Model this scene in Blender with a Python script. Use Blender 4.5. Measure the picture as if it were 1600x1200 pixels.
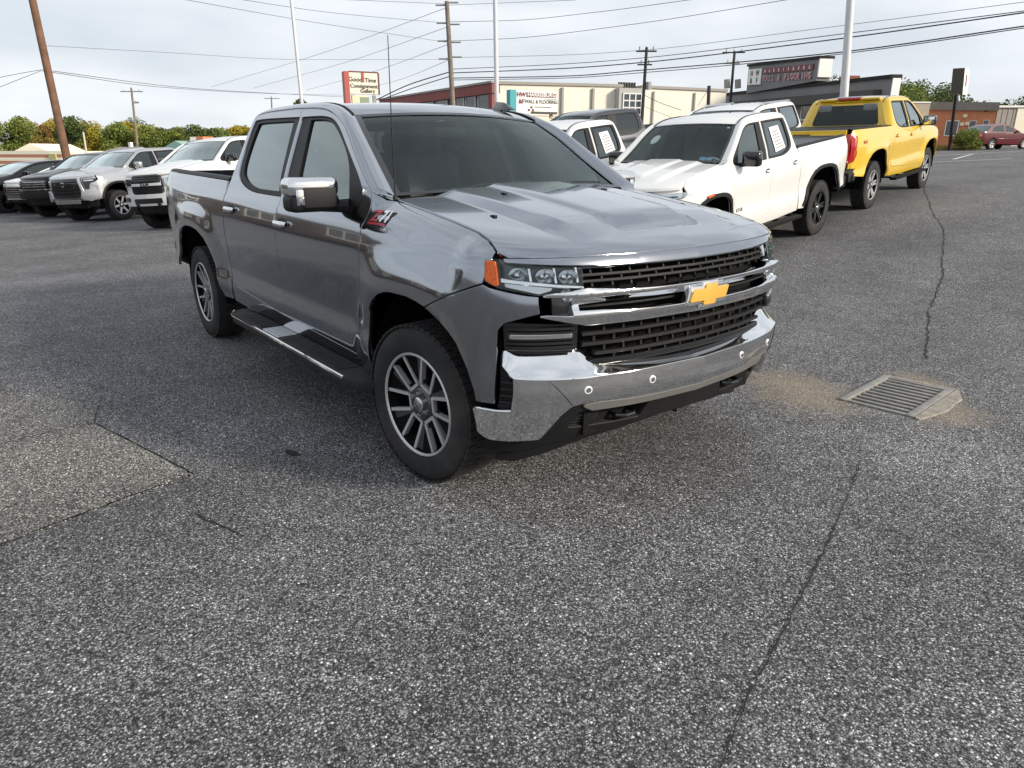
import bpy, bmesh, math, random
import numpy as np
from mathutils import Vector, Matrix
from mathutils.geometry import delaunay_2d_cdt
for o in list(bpy.data.objects): bpy.data.objects.remove(o)
SC = bpy.context.scene; COL = SC.collection
rng = random.Random(7); nrng = np.random.default_rng(5)
# ------------------------------------------------------------------ camera, sky, sun, exposure
CAM_POS = np.array([2.9102, -2.6197, 1.5941]); YAW = 2.486667; PITCH = 0.31713; FPX = 1100.0
def _axes():
    cy, sy, cp, sp = math.cos(YAW), math.sin(YAW), math.cos(PITCH), math.sin(PITCH)
    f = np.array([cy*cp, sy*cp, -sp]); r = np.array([sy, -cy, 0.0]); u = np.cross(r, f)
    return r, u, f
AX_R, AX_U, AX_F = _axes()
cam = bpy.data.cameras.new('camera'); cam.sensor_width = 36; cam.lens = FPX/1600*36; cam.clip_end = 3000; cam.clip_start = 0.05
cam_o = bpy.data.objects.new('camera', cam); COL.objects.link(cam_o); SC.camera = cam_o
cam_o.matrix_world = Matrix(((AX_R[0], AX_U[0], -AX_F[0], CAM_POS[0]), (AX_R[1], AX_U[1], -AX_F[1], CAM_POS[1]),
                             (AX_R[2], AX_U[2], -AX_F[2], CAM_POS[2]), (0, 0, 0, 1)))
SUN_AZ = math.radians(27)          # direction towards the sun, from +x towards +y
SUN_EL = math.radians(24)
sun = bpy.data.lights.new('sun', 'SUN'); sun.energy = 3.4; sun.angle = math.radians(9); sun.color = (1.0, 0.90, 0.76)
sun_o = bpy.data.objects.new('sun', sun); COL.objects.link(sun_o)
sd = Vector((math.cos(SUN_AZ)*math.cos(SUN_EL), math.sin(SUN_AZ)*math.cos(SUN_EL), math.sin(SUN_EL)))
sun_o.rotation_euler = sd.to_track_quat('Z', 'Y').to_euler(); sun_o.location = (0, 0, 60)
world = bpy.data.worlds.new('World'); SC.world = world; world.use_nodes = True
nt = world.node_tree; nt.nodes.clear()
def N(nt, t, **kw):
    n = nt.nodes.new(t)
    for k, v in kw.items():
        if k in n.inputs.keys(): n.inputs[k].default_value = v
        else: setattr(n, k, v)
    return n
sky = N(nt, 'ShaderNodeTexSky', sky_type='NISHITA', sun_disc=False)
sky.sun_elevation = SUN_EL; sky.sun_rotation = math.pi/2 - SUN_AZ; sky.air_density = 1.0; sky.dust_density = 2.0
skym = N(nt, 'ShaderNodeVectorMath', operation='SCALE'); skym.inputs['Scale'].default_value = 0.085
nt.links.new(sky.outputs[0], skym.inputs[0])
tc = N(nt, 'ShaderNodeTexCoord'); mp = N(nt, 'ShaderNodeMapping'); mp.inputs['Scale'].default_value = (1.2, 1.2, 4.5)
nt.links.new(tc.outputs['Generated'], mp.inputs['Vector'])
cn = N(nt, 'ShaderNodeTexNoise', Scale=1.6, Detail=6.0, Roughness=0.55); nt.links.new(mp.outputs[0], cn.inputs['Vector'])
cr = N(nt, 'ShaderNodeValToRGB'); cr.color_ramp.elements[0].position = 0.30; cr.color_ramp.elements[0].color = (.62,)*3+(1,)
cr.color_ramp.elements[1].position = 0.62; cr.color_ramp.elements[1].color = (.97,)*3+(1,)
nt.links.new(cn.outputs[0], cr.inputs[0])
cn2 = N(nt, 'ShaderNodeTexNoise', Scale=3.1, Detail=4.0); nt.links.new(mp.outputs[0], cn2.inputs['Vector'])
cc = N(nt, 'ShaderNodeValToRGB'); cc.color_ramp.elements[0].position = 0.3; cc.color_ramp.elements[0].color = (.60, .64, .70, 1)
cc.color_ramp.elements[1].position = 0.7; cc.color_ramp.elements[1].color = (.73, .76, .79, 1)
nt.links.new(cn2.outputs[0], cc.inputs[0])
mx = N(nt, 'ShaderNodeMix', data_type='RGBA'); nt.links.new(cr.outputs[0], mx.inputs[0])
nt.links.new(skym.outputs[0], mx.inputs[6]); nt.links.new(cc.outputs[0], mx.inputs[7])
bg = N(nt, 'ShaderNodeBackground', Strength=1.0); nt.links.new(mx.outputs[2], bg.inputs[0])
wo = N(nt, 'ShaderNodeOutputWorld'); nt.links.new(bg.outputs[0], wo.inputs[0])
SC.view_settings.view_transform = 'Standard'; SC.view_settings.look = 'None'
SC.view_settings.exposure = 0.42; SC.view_settings.gamma = 1.0
SC.render.engine = 'CYCLES'; SC.render.resolution_x = 1024; SC.render.resolution_y = 768
# ------------------------------------------------------------------ helpers: numbers
def sstep(a, b, x):
    t = np.clip((np.asarray(x, float)-a)/(b-a), 0, 1); return t*t*(3-2*t)
def pch(xs, ys):
    xs = np.array(xs, float); ys = np.array(ys, float); h = np.diff(xs); d = np.diff(ys)/h; m = np.zeros(len(xs))
    m[0] = d[0]; m[-1] = d[-1]
    for i in range(1, len(xs)-1):
        if d[i-1]*d[i] > 0:
            w1 = 2*h[i]+h[i-1]; w2 = h[i]+2*h[i-1]; m[i] = (w1+w2)/(w1/d[i-1]+w2/d[i])
    def f(x):
        x = np.asarray(x, float); xc = np.clip(x, xs[0], xs[-1]); i = np.clip(np.searchsorted(xs, xc, side='right')-1, 0, len(xs)-2)
        t = (xc-xs[i])/h[i]; t2 = t*t; t3 = t2*t
        r = (2*t3-3*t2+1)*ys[i]+(t3-2*t2+t)*h[i]*m[i]+(-2*t3+3*t2)*ys[i+1]+(t3-t2)*h[i]*m[i+1]
        return r+np.where(x < xs[0], (x-xs[0])*m[0], 0)+np.where(x > xs[-1], (x-xs[-1])*m[-1], 0)
    return f
def pts_at(u, v, d):               # photo pixel (1600 px wide) at forward distance d -> point of the place
    q = AX_R*((u-800)/FPX)+AX_U*(-(v-600)/FPX)+AX_F
    fh = np.array([math.cos(YAW), math.sin(YAW), 0]); return CAM_POS+q*(d/(q@fh))
def dr(d, r, z=0.0):               # forward distance, sideways distance -> point
    return np.array([CAM_POS[0]+math.cos(YAW)*d+math.sin(YAW)*r, CAM_POS[1]+math.sin(YAW)*d-math.cos(YAW)*r, z])
def project(P):
    q = np.asarray(P)-CAM_POS; return 800+FPX*(q@AX_R)/(q@AX_F), 600-FPX*(q@AX_U)/(q@AX_F)
_rise = pch([-400, 8.6, 9.6, 11, 13.6, 16.7, 20, 24.7, 40, 74, 200, 800], [0, 0, .005, .035, .18, .38, .62, .87, 1.3, 1.8, 3.0, 6.0])
_dip = pch([-400, -60, -30, -17, -11.4, -7.5, -4.5, -3.5, 400], [-1.2, -.9, -.70, -.46, -.28, -.12, -.01, 0, 0])
def dr_of(x, y):
    dx = np.asarray(x, float)-CAM_POS[0]; dy = np.asarray(y, float)-CAM_POS[1]
    return dx*math.cos(YAW)+dy*math.sin(YAW), dx*math.sin(YAW)-dy*math.cos(YAW)
def gz(x, y):                      # height of the ground: level around the grey pickup, rising to the far right
    d, r = dr_of(x, y); return _rise(d+r)*sstep(-22, 2, r)*sstep(2, 7, d)+_dip(r)*sstep(6, 11, d)
def hit(u, v, h=0.0):              # photo pixel -> point on the ground (h above it)
    q = AX_R*((u-800)/FPX)+AX_U*(-(v-600)/FPX)+AX_F; t = np.linspace(.5, 120, 24000); P = CAM_POS+t[:, None]*q
    i = np.argmax(P[:, 2] < gz(P[:, 0], P[:, 1])+h); return P[i]
# ------------------------------------------------------------------ helpers: objects
def obj(name, verts, faces, mat, parent=None, normals=None, smooth=True, mids=None):
    me = bpy.data.meshes.new(name); me.from_pydata([tuple(map(float, v)) for v in verts], [], [tuple(f) for f in faces])
    for m in (mat if isinstance(mat, (list, tuple)) else [mat]): me.materials.append(m)
    if mids is not None: me.polygons.foreach_set('material_index', mids)
    if smooth: me.polygons.foreach_set('use_smooth', [True]*len(me.polygons))
    me.update()
    if normals is not None: me.normals_split_custom_set_from_vertices([tuple(map(float, n)) for n in normals])
    o = bpy.data.objects.new(name, me); COL.objects.link(o)
    if parent is not None: o.parent = parent
    return o
def tag(o, label, cat, group=None, kind=None):
    if label: o['label'] = label
    if cat: o['category'] = cat
    if group: o['group'] = group
    if kind: o['kind'] = kind
    return o
def empty(name, loc=(0, 0, 0), rz=0.0):
    o = bpy.data.objects.new(name, None); COL.objects.link(o); o.location = tuple(map(float, loc)); o.rotation_euler = (0, 0, rz); o.empty_display_size = .2
    return o
class MB:
    def __init__(s): s.v = []; s.f = []; s.m = []
    def add(s, v, f, m=0):
        k = len(s.v); s.v.extend([tuple(map(float, p)) for p in v]); s.f.extend([tuple(i+k for i in q) for q in f]); s.m.extend([m]*len(f)); return s
    def box(s, c, size, R=None, m=0, taper=1.0):
        x, y, z = [a/2 for a in size]
        P = np.array([(-x,-y,-z),(x,-y,-z),(x,y,-z),(-x,y,-z),(-x*taper,-y*taper,z),(x*taper,-y*taper,z),(x*taper,y*taper,z),(-x*taper,y*taper,z)])
        if R is not None: P = P@np.array(R).T
        return s.add(P+np.array(c, float), [(0,3,2,1),(4,5,6,7),(0,1,5,4),(1,2,6,5),(2,3,7,6),(3,0,4,7)], m)
    def tube(s, pts, r, seg=8, m=0, cap=True):
        pts = [np.array(p, float) for p in pts]; n = len(pts); rs = r if hasattr(r, '__len__') else [r]*n
        V = []; up = None
        for i, p in enumerate(pts):
            t = pts[min(i+1, n-1)]-pts[max(i-1, 0)]; t = t/(np.linalg.norm(t)+1e-12)
            if up is None: up = np.array([0, 0, 1.]) if abs(t[2]) < .9 else np.array([1., 0, 0])
            a = np.cross(up, t); a /= np.linalg.norm(a)+1e-12; b = np.cross(t, a); up = b
            for k in range(seg):
                w = 2*math.pi*k/seg; V.append(p+rs[i]*(math.cos(w)*a+math.sin(w)*b))
        F = [(i*seg+k, i*seg+(k+1) % seg, (i+1)*seg+(k+1) % seg, (i+1)*seg+k) for i in range(n-1) for k in range(seg)]
        if cap: F += [tuple(range(seg))[::-1], tuple((n-1)*seg+k for k in range(seg))]
        return s.add(V, F, m)
    def lathe(s, prof, seg=32, axis='y', c=(0, 0, 0), m=0, a0=0.0, a1=2*math.pi):   # prof: (radius, along)
        full = abs(a1-a0-2*math.pi) < 1e-6; ns = seg if full else seg+1; V = []
        for r, h in prof:
            for k in range(ns):
                w = a0+(a1-a0)*k/seg; cw, sw = r*math.cos(w), r*math.sin(w)
                V.append({'y': (cw, h, sw), 'z': (cw, sw, h), 'x': (h, cw, sw)}[axis])
        F = []
        for i in range(len(prof)-1):
            for k in range(seg):
                k2 = (k+1) % ns if full else k+1
                F.append((i*ns+k, i*ns+k2, (i+1)*ns+k2, (i+1)*ns+k))
        return s.add(np.array(V)+np.array(c, float), F, m)
    def grid(s, P, m=0, flip=False):
        P = np.asarray(P, float); a, b = P.shape[:2]
        F = [(i*b+j, (i+1)*b+j, (i+1)*b+j+1, i*b+j+1) for i in range(a-1) for j in range(b-1)]
        if flip: F = [f[::-1] for f in F]
        return s.add(P.reshape(-1, 3), F, m)
    def prism(s, outline, to3, h, m=0):            # outline 2D, to3(u,v,w)
        n = len(outline); V = [to3(u, v, 0) for u, v in outline]+[to3(u, v, h) for u, v in outline]
        return s.add(V, [tuple(range(n)), tuple(range(2*n-1, n-1, -1))]+[(i, i+n, (i+1) % n+n, (i+1) % n) for i in range(n)], m)
    def build(s, name, mat, parent=None, smooth=False, bevel=0, seg=2, angle=35, fix=True):
        o = obj(name, s.v, s.f, mat, parent, smooth=False, mids=s.m if isinstance(mat, (list, tuple)) else None)
        bm = bmesh.new(); bm.from_mesh(o.data)
        if fix: bmesh.ops.recalc_face_normals(bm, faces=bm.faces)
        if bevel:
            es = [e for e in bm.edges if len(e.link_faces) == 2 and e.calc_face_angle(0) > .4]
            bmesh.ops.bevel(bm, geom=es, offset=bevel, segments=seg, affect='EDGES', profile=.5, clamp_overlap=True)
        bm.to_mesh(o.data); bm.free()
        if smooth or bevel:
            o.data.polygons.foreach_set('use_smooth', [True]*len(o.data.polygons)); o.data.set_sharp_from_angle(angle=math.radians(angle))
        return o
def rbox(name, c, size, mat, parent=None, bevel=.01, R=None, seg=2, taper=1.0):
    return MB().box(c, size, R, taper=taper).build(name, mat, parent, bevel=bevel, seg=seg)
def rotz(a): c, s = math.cos(a), math.sin(a); return np.array([[c, -s, 0], [s, c, 0], [0, 0, 1]])
def roty(a): c, s = math.cos(a), math.sin(a); return np.array([[c, 0, s], [0, 1, 0], [-s, 0, c]])
def rotx(a): c, s = math.cos(a), math.sin(a); return np.array([[1, 0, 0], [0, c, -s], [0, s, c]])
def rnd(poly, r):                  # round the corners; a point may carry its own radius as third value
    out = []; n = len(poly)
    for i in range(n):
        p = np.array(poly[i][:2], float); a = np.array(poly[i-1][:2], float); b = np.array(poly[(i+1) % n][:2], float)
        rr = poly[i][2] if len(poly[i]) > 2 else r
        u = a-p; w = b-p; lu, lw = np.linalg.norm(u), np.linalg.norm(w)
        if rr <= 0 or lu < 1e-6 or lw < 1e-6: out.append(tuple(p)); continue
        u /= lu; w /= lw; ang = math.acos(max(-1, min(1, u@w)))
        if ang > 3.0: out.append(tuple(p)); continue
        t = min(rr/math.tan(ang/2), lu*.48, lw*.48); A = p+u*t; B = p+w*t
        for k in range(5):
            s = k/4; out.append(tuple((1-s)**2*A+2*s*(1-s)*p+s*s*B))
    return out
def dens(poly, step):
    out = []; n = len(poly)
    for i in range(n):
        a = np.array(poly[i][:2], float); b = np.array(poly[(i+1) % n][:2], float); L = np.linalg.norm(b-a)
        if L < 1e-6: continue
        k = max(1, int(math.ceil(L/step)))
        for j in range(k): out.append(a+(b-a)*j/k)
    return np.array(out)
def inpoly(P, poly):
    x, y = P[:, 0], P[:, 1]; ins = np.zeros(len(P), bool); n = len(poly)
    for i in range(n):
        x1, y1 = poly[i-1]; x2, y2 = poly[i]
        if y1 == y2: continue
        c = ((y1 > y) != (y2 > y)) & (x < (x2-x1)*(y-y1)/(y2-y1)+x1); ins ^= c
    return ins
def dseg(P, poly):
    d = np.full(len(P), 1e9)
    for i in range(len(poly)):
        a = poly[i-1]; b = poly[i]; ab = b-a; t = np.clip(((P-a)@ab)/(ab@ab+1e-12), 0, 1); q = a+t[:, None]*ab
        d = np.minimum(d, np.hypot(*(P-q).T))
    return d
def area2(p): x, y = p[:, 0], p[:, 1]; return np.sum(x*np.roll(y, -1)-np.roll(x, -1)*y)/2
def snorm(surf, U, V, osign, h=.004):
    a = surf(U+h, V)-surf(U-h, V); b = surf(U, V+h)-surf(U, V-h); n = np.cross(a, b)*osign
    return n/(np.linalg.norm(n, axis=1)[:, None]+1e-12)
def panel(name, outline, surf, mat, parent=None, holes=(), res=.05, depth=.02, bev=.003, osign=1, off=0.0, back=False, gap=0.0, extra=None, nh=.004):
    """A sheet-metal piece: outline (and holes) in the surface's own u,v, laid on surf(u,v), edges rolled over and turned in."""
    loops = [dens(outline, res*.7)]+[dens(h, res*.7) for h in holes]
    for i, L in enumerate(loops):
        a = area2(L)
        if (a < 0) == (i == 0): loops[i] = L[::-1].copy()
    if gap:
        for i, Lp in enumerate(loops):
            t = np.roll(Lp, -1, 0)-np.roll(Lp, 1, 0); t /= np.linalg.norm(t, axis=1)[:, None]+1e-12
            loops[i] = Lp-np.stack([t[:, 1], -t[:, 0]], 1)*gap
    allp = np.vstack(loops); lo = loops[0].min(0); hi = loops[0].max(0)
    gx, gy = np.meshgrid(np.arange(lo[0]+res/2, hi[0], res), np.arange(lo[1]+res/2, hi[1], res)); G = np.stack([gx.ravel(), gy.ravel()], 1)
    if len(G):
        ins = inpoly(G, loops[0])
        for L in loops[1:]: ins &= ~inpoly(G, L)
        G = G[ins]
        if len(G):
            dm = np.full(len(G), 1e9)
            for L in loops: dm = np.minimum(dm, dseg(G, L))
            G = G[dm > res*.45]
    if extra is not None:
        E_ = np.array(extra, float); k_ = inpoly(E_, loops[0])
        for Lp in loops[1:]: k_ &= ~inpoly(E_, Lp)
        E_ = E_[k_]; dm = np.full(len(E_), 1e9)
        for Lp in loops: dm = np.minimum(dm, dseg(E_, Lp))
        E_ = E_[dm > .003]
        if len(E_) and len(G):
            keep_ = np.array([np.min(np.hypot(*(E_-g_).T)) > res*.35 for g_ in G]); G = G[keep_]
        G = np.vstack([G, E_]) if len(G) else E_
    P = np.vstack([allp, G]) if len(G) else allp
    edges = []; k = 0
    for L in loops:
        n = len(L); edges += [(k+i, k+(i+1) % n) for i in range(n)]; k += n
    r = delaunay_2d_cdt([Vector(p) for p in P], edges, [], 0, 1e-7)
    V2 = np.array([tuple(v) for v in r[0]]); F = np.array([f for f in r[2] if len(f) == 3], int)
    ce = V2[F].mean(1); keep = inpoly(ce, loops[0])
    for L in loops[1:]: keep &= ~inpoly(ce, L)
    F = F[keep]
    e1 = V2[F[:, 1]]-V2[F[:, 0]]; e2 = V2[F[:, 2]]-V2[F[:, 0]]; sg = e1[:, 0]*e2[:, 1]-e1[:, 1]*e2[:, 0]
    F[sg < 0] = F[sg < 0][:, ::-1]
    if osign < 0: F = F[:, ::-1]
    n3 = snorm(surf, V2[:, 0], V2[:, 1], osign, nh); p3 = surf(V2[:, 0], V2[:, 1])+n3*off
    verts = [p3]; norms = [n3]; faces = [tuple(f) for f in F]; base = len(p3)
    if back:
        verts.append(p3-n3*depth); norms.append(-n3); faces += [tuple(i+base for i in f[::-1]) for f in F]; base *= 2
    for L in loops:
        n = len(L); t = np.roll(L, -1, 0)-np.roll(L, 1, 0); t /= np.linalg.norm(t, axis=1)[:, None]+1e-12
        out = np.stack([t[:, 1], -t[:, 0]], 1)
        m0 = snorm(surf, L[:, 0], L[:, 1], osign); q0 = surf(L[:, 0], L[:, 1])+m0*off
        Lb = L+out*bev; qb = surf(Lb[:, 0], Lb[:, 1]); d = qb-surf(L[:, 0], L[:, 1]); dl = np.linalg.norm(d, axis=1)[:, None]+1e-9
        d = d/dl; q1 = q0+d*bev-m0*bev; q2 = q1-m0*depth
        nm = d+m0; nm /= np.linalg.norm(nm, axis=1)[:, None]+1e-12
        verts += [q0, q1, q2]; norms += [m0*.85+d*.5, nm*.4+d*.6, d]
        for i in range(n):
            j = (i+1) % n
            for (a, b) in ((0, 1), (1, 2)):
                f = (base+a*n+i, base+b*n+i, base+b*n+j, base+a*n+j); faces.append(f if osign > 0 else f[::-1])
        base += 3*n
    nn = np.vstack(norms); nn /= np.linalg.norm(nn, axis=1)[:, None]+1e-12
    return obj(name, np.vstack(verts), faces, mat, parent, normals=nn)
def mir(surf): return lambda U, V: surf(U, V)*np.array([1, -1, 1.])
def plane(o, a, b):                # flat surface through o with axes a, b
    o, a, b = np.array(o, float), np.array(a, float), np.array(b, float)
    return lambda U, V: o+np.asarray(U)[:, None]*a+np.asarray(V)[:, None]*b
_tx = {}
def text2d(s, size=1.0, shear=0.0, bold=0.0, align='CENTER'):
    k = (s, size, shear, bold, align)
    if k in _tx: return _tx[k]
    cu = bpy.data.curves.new('t', 'FONT'); cu.body = s; cu.size = size; cu.shear = shear; cu.offset = bold; cu.align_x = align; cu.align_y = 'CENTER'; cu.resolution_u = 3
    o = bpy.data.objects.new('t', cu); COL.objects.link(o); bpy.context.view_layer.update()
    me = bpy.data.meshes.new_from_object(o.evaluated_get(bpy.context.evaluated_depsgraph_get()))
    V = np.array([tuple(v.co)[:2] for v in me.vertices]) if len(me.vertices) else np.zeros((0, 2)); F = [tuple(p.vertices) for p in me.polygons]
    bpy.data.objects.remove(o); bpy.data.curves.remove(cu); bpy.data.meshes.remove(me); _tx[k] = (V, F); return V, F
def text_on(name, s, surf, uv, size, mat, parent, osign=1, off=.003, shear=0, bold=0, stretch=1.0, align='CENTER'):
    V, F = text2d(s, size, shear, bold, align)
    U = V[:, 0]*stretch+uv[0]; W = V[:, 1]+uv[1]; n = snorm(surf, U, W, 1); p = surf(U, W)+n*off
    return obj(name, p, F, mat, parent, smooth=False)
# ------------------------------------------------------------------ materials
def L(nt, a, b): nt.links.new(a, b)
def mat(name, col, rough=.5, metal=0.0, coat=0.0, coat_rough=.03, spec=.5, var=0.0, vscale=3.0, bump=0.0, bscale=60.0, emit=None, dirt=0.0, flake=0.0):
    m = bpy.data.materials.new(name); m.use_nodes = True; nt = m.node_tree; b = nt.nodes['Principled BSDF']
    b.inputs['Base Color'].default_value = (*col, 1); b.inputs['Roughness'].default_value = rough; b.inputs['Metallic'].default_value = metal
    b.inputs['Coat Weight'].default_value = coat; b.inputs['Coat Roughness'].default_value = coat_rough; b.inputs['Specular IOR Level'].default_value = spec
    if emit: b.inputs['Emission Color'].default_value = (*emit[0], 1); b.inputs['Emission Strength'].default_value = emit[1]
    if var or bump or dirt or flake: tc = N(nt, 'ShaderNodeTexCoord')
    src = None
    if var:
        n = N(nt, 'ShaderNodeTexNoise', Scale=vscale, Detail=5.0, Roughness=.6); L(nt, tc.outputs['Object'], n.inputs['Vector'])
        r = N(nt, 'ShaderNodeMapRange'); r.inputs[1].default_value = .3; r.inputs[2].default_value = .7; r.inputs[3].default_value = 1-var; r.inputs[4].default_value = 1+var
        L(nt, n.outputs[0], r.inputs[0]); h = N(nt, 'ShaderNodeVectorMath', operation='SCALE'); h.inputs[0].default_value = col; L(nt, r.outputs[0], h.inputs['Scale'])
        src = h.outputs[0]
    if flake:
        n = N(nt, 'ShaderNodeTexVoronoi', Scale=900.0); L(nt, tc.outputs['Object'], n.inputs['Vector'])
        r = N(nt, 'ShaderNodeMapRange'); r.inputs[3].default_value = 1-flake; r.inputs[4].default_value = 1+flake
        s = N(nt, 'ShaderNodeSeparateColor'); L(nt, n.outputs['Color'], s.inputs[0]); L(nt, s.outputs[0], r.inputs[0])
        h = N(nt, 'ShaderNodeVectorMath', operation='SCALE'); h.inputs[0].default_value = col; L(nt, r.outputs[0], h.inputs['Scale']); src = h.outputs[0]
    if dirt:
        n = N(nt, 'ShaderNodeTexNoise', Scale=2.2, Detail=8.0, Roughness=.65); L(nt, tc.outputs['Object'], n.inputs['Vector'])
        r = N(nt, 'ShaderNodeMapRange'); r.inputs[1].default_value = .45; r.inputs[2].default_value = .75; r.inputs[4].default_value = dirt; L(nt, n.outputs[0], r.inputs[0])
        x = N(nt, 'ShaderNodeMix', data_type='RGBA'); x.inputs[6].default_value = (*col, 1); x.inputs[7].default_value = (.17, .15, .125, 1)
        if src: L(nt, src, x.inputs[6])
        L(nt, r.outputs[0], x.inputs[0]); src = x.outputs[2]
        q = N(nt, 'ShaderNodeMath', operation='MULTIPLY_ADD'); q.inputs[1].default_value = .35; q.inputs[2].default_value = rough; L(nt, r.outputs[0], q.inputs[0]); L(nt, q.outputs[0], b.inputs['Roughness'])
    if src: L(nt, src, b.inputs['Base Color'])
    if bump:
        n = N(nt, 'ShaderNodeTexNoise', Scale=bscale, Detail=4.0); L(nt, tc.outputs['Object'], n.inputs['Vector'])
        k = N(nt, 'ShaderNodeBump', Strength=bump, Distance=.01); L(nt, n.outputs[0], k.inputs['Height']); L(nt, k.outputs[0], b.inputs['Normal'])
    return m
def glass(name, tint=(.8, .85, .83), refl=1.0, rough=.0):
    m = bpy.data.materials.new(name); m.use_nodes = True; nt = m.node_tree; nt.nodes.clear()
    t = N(nt, 'ShaderNodeBsdfTransparent'); t.inputs[0].default_value = (*tint, 1); g = N(nt, 'ShaderNodeBsdfGlossy'); g.inputs['Roughness'].default_value = rough; g.inputs[0].default_value = (.90, 1, .985, 1)
    f = N(nt, 'ShaderNodeFresnel', IOR=1.55); k = N(nt, 'ShaderNodeMath', operation='MULTIPLY'); k.inputs[1].default_value = refl; k.use_clamp = True
    x = N(nt, 'ShaderNodeMixShader'); o = N(nt, 'ShaderNodeOutputMaterial')
    L(nt, f.outputs[0], k.inputs[0]); L(nt, k.outputs[0], x.inputs[0]); L(nt, t.outputs[0], x.inputs[1]); L(nt, g.outputs[0], x.inputs[2]); L(nt, x.outputs[0], o.inputs[0]); return m
def paint(name, col, metal=.0, rough=.35, flake=0.0): return mat(name, col, rough, metal, coat=1.0, coat_rough=.02, flake=flake)
MAT = dict(
    black=mat('black_plastic', (.009, .009, .010), .55, spec=.28, var=.2, vscale=8, bump=.15, bscale=400),
    gloss=mat('gloss_black', (.008, .008, .009), .12, coat=.6),
    trim=mat('black_trim', (.010, .010, .011), .5, spec=.25),
    liner=mat('wheel_liner', (.006, .006, .006), .95, var=.3, spec=.1),
    rubber=mat('tyre_rubber', (.015, .015, .016), .85, var=.25, vscale=9, bump=.12, bscale=180, dirt=.25),
    chrome=mat('chrome', (.78, .79, .80), .06, 1.0, dirt=.12),
    chrome2=mat('satin_chrome', (.55, .56, .57), .22, 1.0),
    mach=mat('machined_alloy', (.60, .60, .61), .38, .6),
    gun=mat('gunmetal_alloy', (.08, .08, .085), .38, .7, coat=.3),
    dalloy=mat('black_alloy', (.02, .02, .022), .3, .3, coat=.5),
    glass=glass('window_glass', (.74, .82, .79), 1.9),
    privacy=glass('privacy_glass', (.12, .125, .13), 1.9),
    wsglass=glass('windscreen_glass', (.84, .94, .91), .85),
    backglass=glass('back_window_glass', (.05, .055, .06), .9),
    skyglass=glass('sky_lit_glass', (.55, .66, .68), 3.2),
    lens=glass('lamp_lens', (.93, .95, .96), 1.0),
    amber=mat('amber_lens', (.55, .095, .006), .25, coat=.3, spec=.3, var=.35, vscale=60),
    red=mat('red_lens', (.45, .012, .012), .12, coat=1.0),
    white=mat('white_plastic', (.78, .78, .76), .4),
    lampsil=mat('lamp_reflector', (.72, .73, .74), .12, 1.0),
    seat=mat('seat_cloth', (.20, .205, .21), .85, var=.2),
    dash=mat('dashboard_vinyl', (.30, .30, .29), .6),
    paper=mat('paper', (.75, .75, .73), .8),
    card=mat('door_card', (.32, .325, .33), .8, var=.15),
    headl=mat('headliner', (.5, .5, .48), .9),
    gold=mat('gold_badge', (.72, .40, .06), .35, .3, coat=.6),
    redb=mat('red_badge', (.45, .02, .03), .3, coat=.5),
    frame=mat('chassis_black', (.006, .006, .006), .9, spec=.2),
)
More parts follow.
